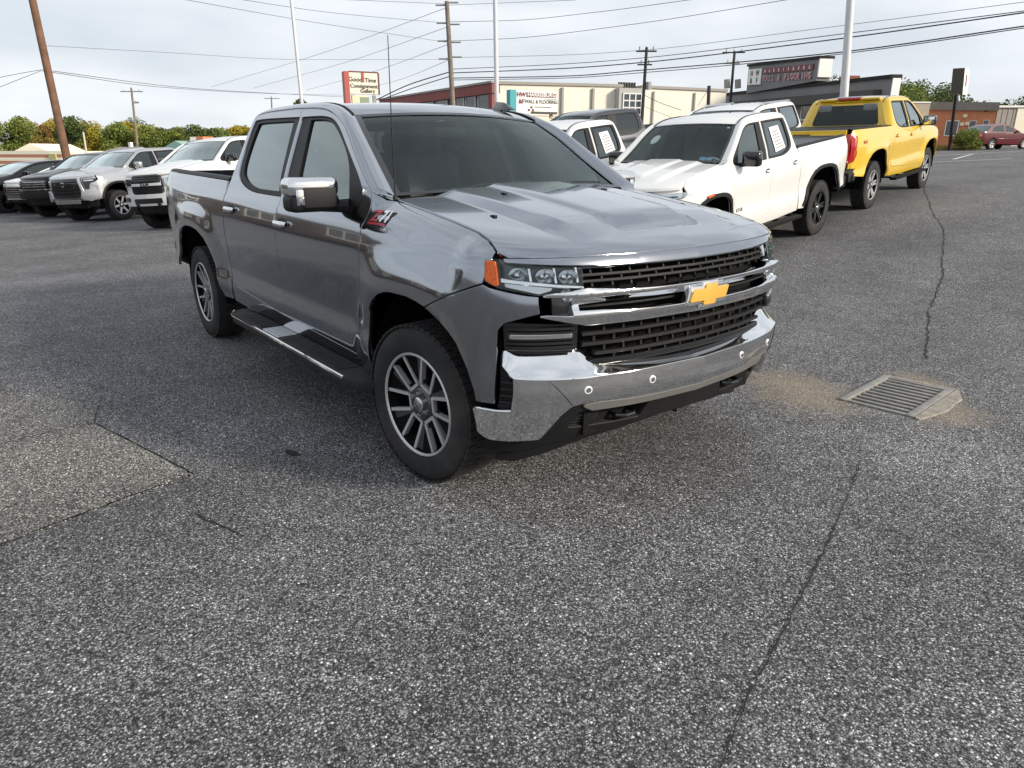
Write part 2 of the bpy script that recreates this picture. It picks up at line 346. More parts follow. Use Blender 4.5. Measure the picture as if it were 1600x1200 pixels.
# ------------------------------------------------------------------ the ground
def asphalt(name, base=1.0, warm=0.0, stain=False, far=False):
    m = bpy.data.materials.new(name); m.use_nodes = True; nt = m.node_tree; b = nt.nodes['Principled BSDF']
    tc = N(nt, 'ShaderNodeTexCoord'); O = tc.outputs['Object']
    def ramp(src, stops):
        r = N(nt, 'ShaderNodeValToRGB'); e = r.color_ramp.elements
        while len(e) < len(stops): e.new(.5)
        for q, (p, c) in zip(e, stops): q.position = p; q.color = (c, c, c, 1) if not hasattr(c, '__len__') else (*c, 1)
        L(nt, src, r.inputs[0]); return r.outputs[0]
    def mul(a, c):
        x = N(nt, 'ShaderNodeMix', data_type='RGBA', blend_type='MULTIPLY'); x.inputs[0].default_value = 1; L(nt, a, x.inputs[6])
        if isinstance(c, tuple): x.inputs[7].default_value = (*c, 1)
        else: L(nt, c, x.inputs[7])
        return x.outputs[2]
    def mix(f, a, c):
        x = N(nt, 'ShaderNodeMix', data_type='RGBA'); 
        if isinstance(f, float): x.inputs[0].default_value = f
        else: L(nt, f, x.inputs[0])
        L(nt, a, x.inputs[6])
        if isinstance(c, tuple): x.inputs[7].default_value = (*c, 1)
        else: L(nt, c, x.inputs[7])
        return x.outputs[2]
    v1 = N(nt, 'ShaderNodeTexVoronoi', Scale=125.0); L(nt, O, v1.inputs['Vector'])
    v2 = N(nt, 'ShaderNodeTexVoronoi', Scale=250.0); L(nt, O, v2.inputs['Vector'])
    s1 = N(nt, 'ShaderNodeSeparateColor'); L(nt, v1.outputs['Color'], s1.inputs[0]); s2 = N(nt, 'ShaderNodeSeparateColor'); L(nt, v2.outputs['Color'], s2.inputs[0])
    c1 = ramp(s1.outputs[0], [(.0, .022), (.38, .048), (.68, .115), (.88, .20), (.98, .34), (1.0, .54)])
    c2 = ramp(s2.outputs[1], [(.0, .018), (.38, .050), (.66, .125), (.88, .23), (1.0, .42)])
    pick = ramp(s1.outputs[1], [(.45, 0.0), (.5, 1.0)]); col = mix(pick, c1, c2)
    e1 = ramp(v1.outputs['Distance'], [(.0, 1.0), (.35, 1.0), (.62, .35)]); col = mul(col, e1)   # tar between the stones
    n1 = N(nt, 'ShaderNodeTexNoise', Scale=.55, Detail=6.0, Roughness=.6); L(nt, O, n1.inputs['Vector']); col = mul(col, ramp(n1.outputs[0], [(.25, .76), (.75, 1.26)]))
    n2 = N(nt, 'ShaderNodeTexNoise', Scale=4.0, Detail=5.0); L(nt, O, n2.inputs['Vector']); col = mul(col, ramp(n2.outputs[0], [(.3, .86), (.7, 1.13)]))
    col = mul(col, (base*(1.0+.07*warm)*1.72, base*1.76, base*(1.0-.16*warm)*1.90))
    n3 = N(nt, 'ShaderNodeTexWave', Scale=.16, Distortion=6.0, Detail=3.0); n3.inputs['Detail Scale'].default_value = .6; L(nt, O, n3.inputs['Vector']); col = mul(col, ramp(n3.outputs[1], [(.0, .93), (1.0, 1.06)]))
    if stain:                                              # sand washed up beside the drain, and a rubbed tyre track
        def blob(c, rad, ax=1.0):
            d = N(nt, 'ShaderNodeVectorMath', operation='SUBTRACT'); L(nt, O, d.inputs[0]); d.inputs[1].default_value = c
            k = N(nt, 'ShaderNodeVectorMath', operation='MULTIPLY'); L(nt, d.outputs[0], k.inputs[0]); k.inputs[1].default_value = (1/rad, ax/rad, 0)
            l = N(nt, 'ShaderNodeVectorMath', operation='LENGTH'); L(nt, k.outputs[0], l.inputs[0])
            nn = N(nt, 'ShaderNodeTexNoise', Scale=5.0, Detail=6.0, Roughness=.65); L(nt, O, nn.inputs['Vector'])
            a = N(nt, 'ShaderNodeMath', operation='MULTIPLY_ADD'); L(nt, nn.outputs[0], a.inputs[0]); a.inputs[1].default_value = 1.3; L(nt, l.outputs['Value'], a.inputs[2])
            return ramp(a.outputs[0], [(.62, 1.0), (1.0, 0.0)]) if False else N_map(a.outputs[0])
        def N_map(src):
            r = N(nt, 'ShaderNodeMapRange'); r.inputs[1].default_value = 1.55; r.inputs[2].default_value = .75; r.inputs[3].default_value = 0; r.inputs[4].default_value = .62; r.clamp = True; L(nt, src, r.inputs[0]); return r.outputs[0]
        sand = mul(c2, (2.2, 1.9, 1.5))
        sand2 = mix(.5, sand, (.26, .205, .14))
        for c, rad, ax in (((.25, 1.95, 0), .58, 1.2), ((.58, 1.78, 0), .48, .9), ((.85, 2.75, 0), .35, 1.2), ((1.25, 2.2, 0), .3, .6)):
            col = mix(blob(c, rad, ax), col, sand2)
        rv = blob((1.55, 1.35, 0), .75, .9); k = N(nt, 'ShaderNodeMath', operation='MULTIPLY'); k.inputs[1].default_value = .9; L(nt, rv, k.inputs[0]); col = mix(k.outputs[0], col, mul(col, (1.45, 1.45, 1.46)))
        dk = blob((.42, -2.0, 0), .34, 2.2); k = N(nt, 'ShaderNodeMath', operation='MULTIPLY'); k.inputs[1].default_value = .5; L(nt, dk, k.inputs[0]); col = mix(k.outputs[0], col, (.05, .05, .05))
    L(nt, col, b.inputs['Base Color']); b.inputs['Roughness'].default_value = .88; b.inputs['Specular IOR Level'].default_value = .3
    bu = N(nt, 'ShaderNodeBump', Strength=.55, Distance=.004); bu.invert = True; L(nt, v1.outputs['Distance'], bu.inputs['Height']); L(nt, bu.outputs[0], b.inputs['Normal'])
    return m
ASPH = asphalt('asphalt', 1.0, 0.25, stain=True)
def gridline(a, fine, far, n):
    t = np.linspace(-1, 1, n); return a+np.sign(t)*(np.abs(t)*fine+np.abs(t)**5*far)
gx = gridline(-2, 45, 900, 161); X, Y = np.meshgrid(gx, gx+3); Z = gz(X, Y)
dd, rr = dr_of(X, Y)
# the drain is a real hole: the four cells are cut out below
P = np.stack([X, Y, Z], 2); mb = MB(); mb.grid(P, flip=True)
GR = np.array([hit(1369, 588.6), hit(1479, 609.6), hit(1432, 655.5), hit(1327, 626.6)]); GC = GR.mean(0)
GU = (GR[1]-GR[0]+GR[2]-GR[3])/2; GU[2] = 0; GV = (GR[0]-GR[3]+GR[1]-GR[2])/2; GV[2] = 0; LU, LV = np.linalg.norm(GU), np.linalg.norm(GV); GU /= LU; GV -= GU*(GU@GV); GV /= np.linalg.norm(GV)
print('grate', LU, LV, GC)
def gq(a, b, z=0.0): q = GC+GU*a+GV*b; return (q[0], q[1], float(gz(q[0], q[1]))+z)
gnd_o = mb.build('parking_lot', ASPH, smooth=True, fix=False); gnd_o['kind'] = 'structure'
bm = bmesh.new(); bm.from_mesh(gnd_o.data)             # cut the drain opening
for pl, no in ((gq(-LU/2, 0), -GU), (gq(LU/2, 0), GU), (gq(0, -LV/2), -GV), (gq(0, LV/2), GV)):
    fs = [f for f in bm.faces if (f.calc_center_median()-Vector(GC)).length < 3.0]
    bmesh.ops.bisect_plane(bm, geom=fs+list({e for f in fs for e in f.edges})+list({v for f in fs for v in f.verts}), plane_co=pl, plane_no=Vector(no))
kill = [f for f in bm.faces if (f.calc_center_median()-Vector(GC)).length < 1.5 and abs((np.array(f.calc_center_median())-GC)@GU) < LU/2-.001 and abs((np.array(f.calc_center_median())-GC)@GV) < LV/2-.001]
bmesh.ops.delete(bm, geom=kill, context='FACES'); bm.to_mesh(gnd_o.data); bm.free()
IRON = mat('cast_iron', (.27, .26, .24), .6, .4, var=.25, vscale=25, bump=.3, bscale=150)
CONC = mat('old_concrete', (.27, .245, .21), .9, var=.3, vscale=14, bump=.5, bscale=90)
gt = empty('drain_grate', gq(0, 0)); gt.rotation_euler = (0, 0, math.atan2(GU[1], GU[0])); tag(gt, 'rectangular iron storm drain grate set in the asphalt right of the grey pickup', 'drain')
nb = 9; bw = LV/(nb+1.2)
for k in range(nb+1): rbox('bar', (0, -LV/2+LV*(k+.5)/(nb+1), -.012), (LU-.05, LV/(nb+1)*.42, .03), IRON, gt, .004)
for s in (-1, 1):
    rbox('frame_rail', (s*(LU/2-.012), 0, -.006), (.05, LV+.03, .04), IRON, gt, .004); rbox('frame_rail', (0, s*(LV/2-.006), -.007), (LU+.02, .03, .038), IRON, gt, .004)
MB().box((0, 0, -.5), (LU-.02, LV-.02, .02)).build('pit_floor', MAT['frame'], gt)
for c, sz in (((LU/2, 0, -.27), (.03, LV, .45)), ((-LU/2, 0, -.27), (.03, LV, .45)), ((0, LV/2, -.27), (LU, .03, .45)), ((0, -LV/2, -.27), (LU, .03, .45))): MB().box(c, sz).build('pit_wall', MAT['frame'], gt)
ap = [(LU/2+.02, -LV/2-.01), (LU/2+.05, -LV/2-.03), (LU/2+.085, -LV*.35), (LU/2+.12, -LV*.1), (LU/2+.105, LV*.12), (LU/2+.11, LV*.3), (LU/2+.06, LV*.46), (LU/2+.03, LV/2+.04), (0, LV/2+.05), (-LU/2, LV/2+.04), (-LU/2, LV/2+.02), (LU/2+.02, LV/2+.02)]
panel('concrete_collar', ap, lambda U, V: np.stack([U, V, np.full(len(U), .012)], 1), CONC, gt, res=.06, depth=.02, bev=.004)
# cracks: torn dark seams in the asphalt
TAR = mat('crack_tar', (.012, .012, .012), .95)
def crack(name, px, label, w=.012, jag=.02, pts=None, step=.09):
    p = np.array([hit(u, v) for u, v in px]) if pts is None else np.array(pts); s = np.r_[0, np.cumsum(np.linalg.norm(np.diff(p[:, :2], axis=0), axis=1))]
    t = np.arange(0, s[-1], step); q = np.stack([pch(s, p[:, 0])(t), pch(s, p[:, 1])(t)], 1); r_ = np.random.default_rng(len(px)+int(abs(p[0, 0])*100))
    tg = np.gradient(q, axis=0); tg /= np.linalg.norm(tg, axis=1)[:, None]; nn = np.stack([-tg[:, 1], tg[:, 0]], 1)
    q = q+nn*(r_.normal(0, jag*.35, len(t))+jag*.6*np.sin(t*2.1+r_.random()*6))[:, None]; ww = w*(.35+.9*r_.random(len(t)))
    A = q+nn*ww[:, None]; B = q-nn*ww[:, None]; V = []; 
    for a in (A, B): V += [(x, y, float(gz(x, y))+.004) for x, y in a]
    n = len(t); o = obj(name, V, [(i, i+1, n+i+1, n+i) for i in range(n-1)], TAR); o['kind'] = 'structure'
    return o
crack('pavement_crack', [(1443, 290), (1452, 320), (1472, 360), (1474, 400), (1465, 450), (1450, 510), (1441, 562)], '', w=.008, jag=.03)
crack('pavement_crack', [(1345, 725), (1300, 830), (1250, 930), (1215, 1000), (1165, 1100), (1130, 1200), (1110, 1260)], '', w=.0036, jag=.008, step=.04)
# lighter patches of older asphalt at the left, sealed along their edges
ASPH_P = asphalt('patch_asphalt', 1.24, .8); ASPH_Q = asphalt('patch_asphalt_worn', 1.14, .6)
def patch(px, m, extra, jag=.02, zo=.004):
    p = [tuple(hit(u, v)[:2]) for u, v in px]+extra; p = dens(p, .12); r_ = np.random.default_rng(3); p = p+r_.normal(0, jag*.4, p.shape)
    o = panel('asphalt_patch', p, lambda U, V: np.stack([U, V, gz(U, V)+zo], 1), m, res=.4, depth=.003, bev=.001); o['kind'] = 'structure'
e0 = hit(0, 852)[:2]; e1 = hit(0, 700)[:2]; e2 = hit(0, 605)[:2]
patch([(150, 662), (300, 742), (0, 852)], ASPH_P, [(e0[0]-.5, e0[1]-1.2), (e1[0]-.5, e1[1]-.9)])
patch([(0, 610), (118, 628), (150, 655), (0, 693)], ASPH_Q, [(e1[0]-.5, e1[1]-.85), (e2[0]-.5, e2[1]-.6)], zo=.002)
def seam(px, w=.006): crack('pavement_crack', px, '', w=w, jag=.012, step=.04)
seam([(-60, 876), (120, 806), (300, 742)]); seam([(300, 742), (230, 702), (150, 661)]); seam([(150, 661), (70, 678), (-60, 712)], .005); seam([(150, 660), (155, 640), (160, 620)], .003); seam([(385, 838), (330, 815), (300, 800)], .004)
# one dark oil spot
pp = hit(457, 709); panel('oil_spot', [(pp[0]+.055*math.cos(a)*(1+.25*math.sin(3*a))-.02*math.sin(a), pp[1]+.018*math.sin(a)+.02*math.cos(a)) for a in np.linspace(0, 6.283, 18, endpoint=False)], lambda U, V: np.stack([U, V, gz(U, V)+.004], 1), TAR, res=.1, depth=.002, bev=.001)['kind'] = 'structure'
# painted lines
LINE = mat('worn_white_line', (.55, .55, .52), .8, var=.35, vscale=9)
def pline(a, b, w=.06):
    a = np.array(a[:2]); b = np.array(b[:2]); n = np.array([-(b-a)[1], (b-a)[0]]); n /= np.linalg.norm(n); k = max(3, int(np.linalg.norm(b-a)/.6)); V = []
    for s in (1, -1): V += [(q[0], q[1], float(gz(q[0], q[1]))+.006) for q in [a+(b-a)*t+n*w*s for t in np.linspace(0, 1, k)]]
    o = obj('painted_line', V, [(i, k+i, k+i+1, i+1) for i in range(k-1)], LINE); o['kind'] = 'structure'
pline(hit(1452, 254), hit(1580, 248)); pline(hit(1452, 244), hit(1600, 236)); pline(hit(1490, 249), hit(1520, 241))
# far side of the street: a strip of older, lighter road at the right
ASPH_R = asphalt('road_asphalt', .9, .9)
# ------------------------------------------------------------------ vehicles: wheel, body, shared parts
def make_wheel_parts(R=.405, W=.27, rim=.265, style='split', spoke_mat=None, dark=None):
    """returns meshes of a wheel centred at the origin, axle along y, outer face towards -y"""
    out = []
    t = MB(); h = W/2; sb = (R-rim)
    prof = [(rim-.008, -h+.03), (rim, -h+.012), (rim+.012, -h+.004), (rim+sb*.35, -h-.002), (rim+sb*.62, -h+.002), (R-.03, -h+.012), (R-.012, -h+.026), (R-.006, -h+.045),
            (R-.010, -h+.075), (R-.010, h-.075), (R-.006, h-.045), (R-.012, h-.026), (R-.03, h-.012), (rim+sb*.5, h), (rim, h-.012), (rim-.008, h-.03)]
    t.lathe(prof, 56)
    nb = 58
    for k in range(nb):                                   # tread blocks
        w = 2*math.pi*k/nb
        for j, (y, wy, dw) in enumerate(((-h+.038, .05, 0), (-h*.36, .052, .5), (0, .04, .2), (h*.36, .052, .7), (h-.038, .05, .4))):
            a = w+dw*2*math.pi/nb; c, s = math.cos(a), math.sin(a)
            M = np.array([[-s, 0, c], [0, 1, 0], [c, 0, s]])
            t.box((c*(R-.006), y, s*(R-.006)), (2*math.pi*R/nb*.78, wy*W/.27, .012), M)
    out.append(('tyre', t, 'rubber', 40))
    b = MB(); b.lathe([(rim+.002, -h+.012), (rim-.003, -h+.005), (rim-.010, -h+.007), (rim-.014, -h+.014)], 56); out.append(('rim_lip', b, spoke_mat or 'mach', 40))
    b = MB(); b.lathe([(rim-.013, -h+.013), (rim-.03, -h+.06), (rim-.045, h-.05), (rim-.02, h-.03)], 48); b.lathe([(rim-.03, h-.09), (.06, h-.07), (.0, h-.07)], 32)
    b.lathe([(.165, h-.12), (.165, h-.145), (.05, h-.145)], 32); out.append(('barrel', b, 'liner', 40))
    yf = -h+.018                                          # spoke face plane at the rim
    def P(r, a, d): return (r*math.cos(a), yf+d, r*math.sin(a))
    sp = MB(); gm = MB(); pk = MB()
    def strut(bm, r0, a0, r1, a1, w0, w1, d0, d1, th):
        p0 = np.array(P(r0, a0, d0)); p1 = np.array(P(r1, a1, d1)); t = p1-p0; n = np.array([-t[2], 0, t[0]]); n /= np.linalg.norm(n)
        V = [p0-n*w0/2, p0+n*w0/2, p1+n*w1/2, p1-n*w1/2]; V += [v+np.array([0, th, 0]) for v in V]
        bm.add(V, [(0, 1, 2, 3), (7, 6, 5, 4), (0, 4, 5, 1), (1, 5, 6, 2), (2, 6, 7, 3), (3, 7, 4, 0)])
    ns = 6
    for k in range(ns):
        a = 2*math.pi*(k+.12)/ns; da = math.pi/ns
        if style == 'split': sp, gm, pk = MB(), MB(), MB()
        if style == 'split':
            for s in (-1, 1):
                strut(sp, .104, a+s*.385, rim-.006, a+s*.215, .015, .017, .020, .0, .026)
            strut(sp, .101, a-.42, .101, a+.42, .016, .016, .022, .022, .02)
            strut(gm, .05, a, .100, a, .06, .07, .024, .026, .03)
            strut(gm, .07, a+da, rim-.008, a+da, .030, .150, .032, .012, .03)
            strut(pk, .125, a+da+.05, rim-.022, a+da+.09, .006, .088, .0235, .0105, .004)
            out += [('spoke_face', sp, spoke_mat or 'mach', 0), ('spoke', gm, dark or 'gun', 0), ('spoke_pocket', pk, 'liner', 0)]
        elif style == 'six':
            for s in (-1, 1): strut(sp, .07, a+s*.22, rim-.01, a+s*.12, .03, .03, .02, .004, .03)
            strut(gm, .06, a, rim-.01, a, .05, .045, .03, .016, .025)
        else:
            strut(sp, .06, a, rim-.01, a, .065, .05, .02, .004, .035)
            strut(gm, .07, a+da*.6, rim-.01, a+da*.25, .016, .02, .028, .012, .02)
    if style != 'split': out.append(('spoke_face', sp, spoke_mat or 'mach', 0)); out.append(('spoke', gm, dark or 'gun', 0))
    hb = MB(); hb.lathe([(.0, yf+.014), (.072, yf+.014), (.084, yf+.026), (.086, yf+.07)], 28); out.append(('hub', hb, dark or 'gun', 30))
    cp = MB(); cp.lathe([(.0, yf-.002), (.030, yf-.001), (.037, yf+.004), (.038, yf+.016)], 24); out.append(('centre_cap', cp, 'chrome2', 40))
    for k in range(6):
        a = 2*math.pi*(k+.5)/6; n = MB(); n.lathe([(.0, yf-.004), (.010, yf-.002), (.0125, yf+.016)], 10, c=(.056*math.cos(a), 0, .056*math.sin(a))); out.append(('lug_nut', n, 'chrome2', 40))
    return out
_wheelcache = {}
def put_wheel(parent, loc, side, key, steer=0.0, detail=True, **kw):
    """side -1: right, +1: left"""
    if key not in _wheelcache:
        _wheelcache[key] = None
        W = []
        for nm, mb, mk, sm in make_wheel_parts(**kw):
            if nm == 'tyre' and not detail:
                pass
            o = mb.build(nm, MAT[mk], None, smooth=sm > 0, angle=sm or 30); W.append((nm, o.data)); bpy.data.objects.remove(o)
        _wheelcache[key] = W
    root = bpy.data.objects.new('wheel', None); COL.objects.link(root); root.parent = parent; root.location = loc
    root.rotation_euler = (0, 0, steer+(0 if side < 0 else math.pi)); root.empty_display_size = .1
    for nm, me in _wheelcache[key]:
        if not detail and nm in ('lug_nut', 'barrel') and nm != 'barrel': continue
        o = bpy.data.objects.new(nm, me); COL.objects.link(o); o.parent = root
    return root
def lofted(name, rows, mt, parent, flip=False, thick=0.0):
    """smooth sheet through rows of points"""
    P = np.asarray(rows, float); a, b = P.shape[:2]
    du = np.gradient(P, axis=0); dv = np.gradient(P, axis=1); n = np.cross(du, dv); n /= np.linalg.norm(n, axis=2)[:, :, None]+1e-12
    if flip: n = -n
    F = [(i*b+j, (i+1)*b+j, (i+1)*b+j+1, i*b+j+1) for i in range(a-1) for j in range(b-1)]
    if flip: F = [f[::-1] for f in F]
    return obj(name, P.reshape(-1, 3), F, mt, parent, normals=n.reshape(-1, 3))
def arch_path(pts): return [tuple(p) for p in pts]
# ------------------------------------------------------------------ pickup body, drawn in the grey truck's own metres and warped to other makes
CON_Y = [0, .32, .645, .80, .905, .975, 1.015, 1.03]; CON_X = [0, -.022, -.09, -.155, -.23, -.33, -.45, -.60]
con_x = pch(CON_Y, CON_X); con_y = pch([-x for x in CON_X], CON_Y)
front_x0 = pch([.2, .3, .45, .55, .65, .85, 1.0, 1.17, 1.19, 1.25], [.82, .84, .90, .93, .945, .935, .925, .885, .875, .80])
def fsurf0(off=None):
    def f(Y, Z):
        Y = np.asarray(Y, float); Z = np.asarray(Z, float)
        def base(Y, Z): return np.stack([con_x(np.abs(Y))+front_x0(Z), Y, Z], 1)
        P = base(Y, Z)
        if off is not None:
            h = .004; n = np.cross(base(Y+h, Z)-base(Y-h, Z), base(Y, Z+h)-base(Y, Z-h)); n /= np.linalg.norm(n, axis=1)[:, None]
            n[:, 2] *= .0; n /= np.linalg.norm(n, axis=1)[:, None]
            o = off(Y, Z) if callable(off) else np.full(len(Y), float(off))
            P = P+n*o[:, None]
        return P
    return f
shoulder = pch([-4.9, -2.8, -1.0, -.4, .6], [1.318, 1.275, 1.247, 1.235, 1.16])
prof = pch([.25, .40, .50, .57, .63, .72, .85, 1.0, 1.06, 1.12, 1.18, 1.235, 1.25, 1.262, 1.32, 1.37, 1.45, 1.6, 1.75, 1.87, 1.95],
           [.950, .976, .996, 1.005, 1.003, .990, 1.000, 1.016, 1.0175, 1.0145, 1.008, .9995, .996, .988, .967, .952, .930, .870, .806, .750, .70])
hood_g = pch([-.02, 0, .03, .07, .15, .24, .54, .94, 1.3], [-.02, 0, .020, .038, .060, .078, .123, .172, .205])
hood_yh = pch([-.5, -.3, .1, .4, .5, .58, .62, .66], [.815, .855, .86, .866, .885, .912, .925, .93])
def hood_front(Y): return con_x(np.abs(Y))+.875
def hood_base(X, Y): return 1.19+hood_g(hood_front(Y)-X)
def hood_z(X, Y):
    a = np.abs(Y); z = hood_base(X, Y)
    fade = sstep(.72, .45, X)*sstep(-.6, -.35, X)*.6+sstep(.72, .5, X)*.4
    sh = pch([-.4, .2, .7], [.60, .60, .58])(X)
    lin = lambda lo_, hi_, x_: np.clip((x_-lo_)/(hi_-lo_), 0, 1)
    z = z+.030*lin(sh+.02, sh-.09, a)*fade+.019*lin(.305, .235, a)*sstep(.64, .5, X)
    rec = sstep(.66, .655, X)*sstep(.46, .50, X)*sstep(.275, .265, a)
    rec2 = sstep(.64, .50, X)*sstep(.49, .50, X)
    return z-.016*rec*sstep(.50, .62, X)*1.0
def zh(x): return hood_base(np.asarray(x, float), hood_yh(x))
def side_y(X, Z):
    X = np.asarray(X, float); Z = np.asarray(Z, float)
    zz = Z+(1.25-shoulder(X))*sstep(.85, 1.2, Z)*sstep(1.5, 1.38, Z)
    b = prof(zz)
    for xc, zc, a, c in ((.06, .46, .485, .50), (-3.72, .45, .575, .54)):
        rho = ((np.abs(X-xc)/a)**2.6+(np.maximum(Z-zc, 0)/c)**2.6)**(1/2.6)
        b = b+.036*sstep(1.50, 1.03, rho)*sstep(1.24, 1.10, Z)*sstep(.40, .62, Z)
    # door hollow between the wheel bulges is in prof; rear corner
    b = b-pch([-5.0, -4.86, -4.80, -4.65, -4.4, -4.2], [.2, .10, .055, .018, .002, 0])(X)*sstep(-4.1, -4.3, X)
    # front corner follows the nose contour
    xp = X-(front_x0(Z)-.925)
    w = sstep(.34, .52, X); b = b*(1-w)+w*con_y(np.clip(.925-xp, 0, .6))
    # wing crown up to the bonnet gap
    xw = np.clip(X, -.5, .66); zt = zh(xw); yh = hood_yh(xw); q = np.clip(zt-Z, -.02, .25)
    k = pch([-.02, 0, .012, .035, .075, .13, .2], [1.12, 1.0, .70, .36, .12, .02, 0])(q); wx = sstep(-.43, -.30, X)
    top = np.where(X > .34, con_y(np.clip(.925-xp, 0, .6)), prof(np.minimum(zt, 1.25)))
    amp = np.maximum(prof(zt+(1.25-shoulder(xw)))*(1-w)+w*con_y(np.clip(.925-(xw-(front_x0(zt)-.925)), 0, .6))-yh, 0)
    return b-k*amp*wx
def sidesurf(off=0.0):
    return lambda U, V: np.stack([U, -(side_y(U, V)+off), V], 1)
def hoodsurf(U, V): return np.stack([U, V, hood_z(U, V)], 1)
ARCH_F = [(-.405, .47), (-.405, .60), (-.402, .70), (-.366, .831), (-.31, .885), (-.243, .922), (-.17, .945), (-.095, .957), (.067, .961), (.15, .952), (.22, .938), (.331, .897), (.39, .86), (.439, .815), (.50, .715), (.535, .63), (.545, .575)]
ARCH_R = [(-4.36, .58), (-4.315, .70), (-4.22, .83), (-4.10, .925), (-3.95, .972), (-3.811, .988), (-3.64, .988), (-3.50, .973), (-3.343, .922), (-3.235, .835), (-3.155, .72), (-3.10, .60), (-3.07, .50)]
SEAM_DF = [(-.46, 1.42), (-.425, 1.36), (-.425, 1.32), (-.465, 1.24), (-.478, 1.17), (-.482, 1.05), (-.50, .85), (-.545, .60), (-.56, .525)]      # wing / front door
SEAM_B = [(-1.70, 1.862), (-1.655, 1.60), (-1.64, 1.45), (-1.66, 1.30), (-1.685, 1.17), (-1.70, .9), (-1.72, .555)]                            # between the doors
SEAM_R = [(-2.575, 1.838), (-2.63, 1.72), (-2.672, 1.55), (-2.71, 1.42), (-2.765, 1.33), (-2.785, 1.25), (-2.80, 1.08), (-2.825, .80), (-2.83, .70), (-2.79, .635), (-2.70, .605)]
SEAM_T = [(-.46, 1.42), (-.723, 1.578), (-1.004, 1.749), (-1.158, 1.804), (-1.332, 1.841), (-1.5, 1.855), (-1.70, 1.862), (-1.85, 1.867), (-2.234, 1.867), (-2.50, 1.857), (-2.575, 1.838)]
PILLAR_W = np.array([(-.42, .82, 1.383), (-.66, .775, 1.53), (-.93, .725, 1.70), (-1.12, .68, 1.80), (-1.30, .66, 1.856), (-1.5, .65, 1.882), (-1.70, .646, 1.891), (-1.85, .645, 1.895), (-2.234, .645, 1.893), (-2.50, .65, 1.873), (-2.64, .66, 1.815), (-2.72, .70, 1.69), (-2.775, .76, 1.54), (-2.81, .82, 1.42), (-2.83, .88, 1.33), (-2.835, .91, 1.25)])
PILLAR_S = [(-.46, 1.42), (-.723, 1.578), (-1.004, 1.749), (-1.158, 1.804), (-1.332, 1.841), (-1.5, 1.855), (-1.70, 1.862), (-1.85, 1.867), (-2.234, 1.867), (-2.50, 1.857), (-2.575, 1.838), (-2.63, 1.72), (-2.672, 1.55), (-2.71, 1.42), (-2.765, 1.33), (-2.785, 1.25)]
_ti = np.linspace(0, 1, len(PILLAR_S)); _ps = [pch(_ti, [q[k] for q in PILLAR_S]) for k in range(2)]
def _pseg(i0, i1, n): return [(float(_ps[0](t)), float(_ps[1](t))) for t in np.linspace(i0, i1, n)/(len(PILLAR_S)-1)]
SEAM_TF = _pseg(0, 6, 31); SEAM_TR = _pseg(6, 10, 17); SEAM_TC = _pseg(10, 15, 16)
WIN_F = [(-1.655, 1.806, .01), (-1.30, 1.803, .1), (-1.10, 1.765, .1), (-.836, 1.605, .1), (-.555, 1.44, .1), (-.535, 1.345, .1), (-.70, 1.322, .1), (-1.0, 1.325, .1), (-1.61, 1.332, .01)]
GLS_F = [(-1.515, 1.79, .01), (-1.30, 1.787, .1), (-1.115, 1.750, .1), (-.76, 1.535, .03), (-.70, 1.350, .01), (-1.415, 1.357, .01)]
WIN_R = [(-2.50, 1.822, .1), (-2.56, 1.80, .1), (-2.605, 1.49, .1), (-2.50, 1.395, .1), (-2.25, 1.34, .1), (-1.90, 1.333, .1), (-1.66, 1.332, .01), (-1.70, 1.808, .01)]
GLS_R = [(-2.44, 1.80, .1), (-2.49, 1.785, .1), (-2.53, 1.50, .1), (-2.43, 1.418, .1), (-2.22, 1.366, .1), (-1.90, 1.362, .1), (-1.73, 1.362, .01), (-1.80, 1.792, .01)]
def soft(poly, it=3):               # corner cutting; points whose third value is small stay sharp
    P = [(p[0], p[1], p[2] if len(p) > 2 else 0.0) for p in poly]
    for _ in range(it):
        Q = []; n = len(P)
        for i in range(n):
            a, b, c = P[i-1], P[i], P[(i+1) % n]
            if b[2] < .03: Q.append(b); continue
            Q.append((b[0]*.75+a[0]*.25, b[1]*.75+a[1]*.25, b[2])); Q.append((b[0]*.75+c[0]*.25, b[1]*.75+c[1]*.25, b[2]))
        P = Q
    return [(p[0], p[1]) for p in P]
def identity(P): return P
def tuned(curve, n):                # even samples along a 3D polyline, smoothed
    C = np.array(curve, float); s = np.r_[0, np.cumsum(np.linalg.norm(np.diff(C, axis=0), axis=1))]; t = np.linspace(0, s[-1], n)
    return np.stack([pch(s, C[:, k])(t) for k in range(C.shape[1])], 1)
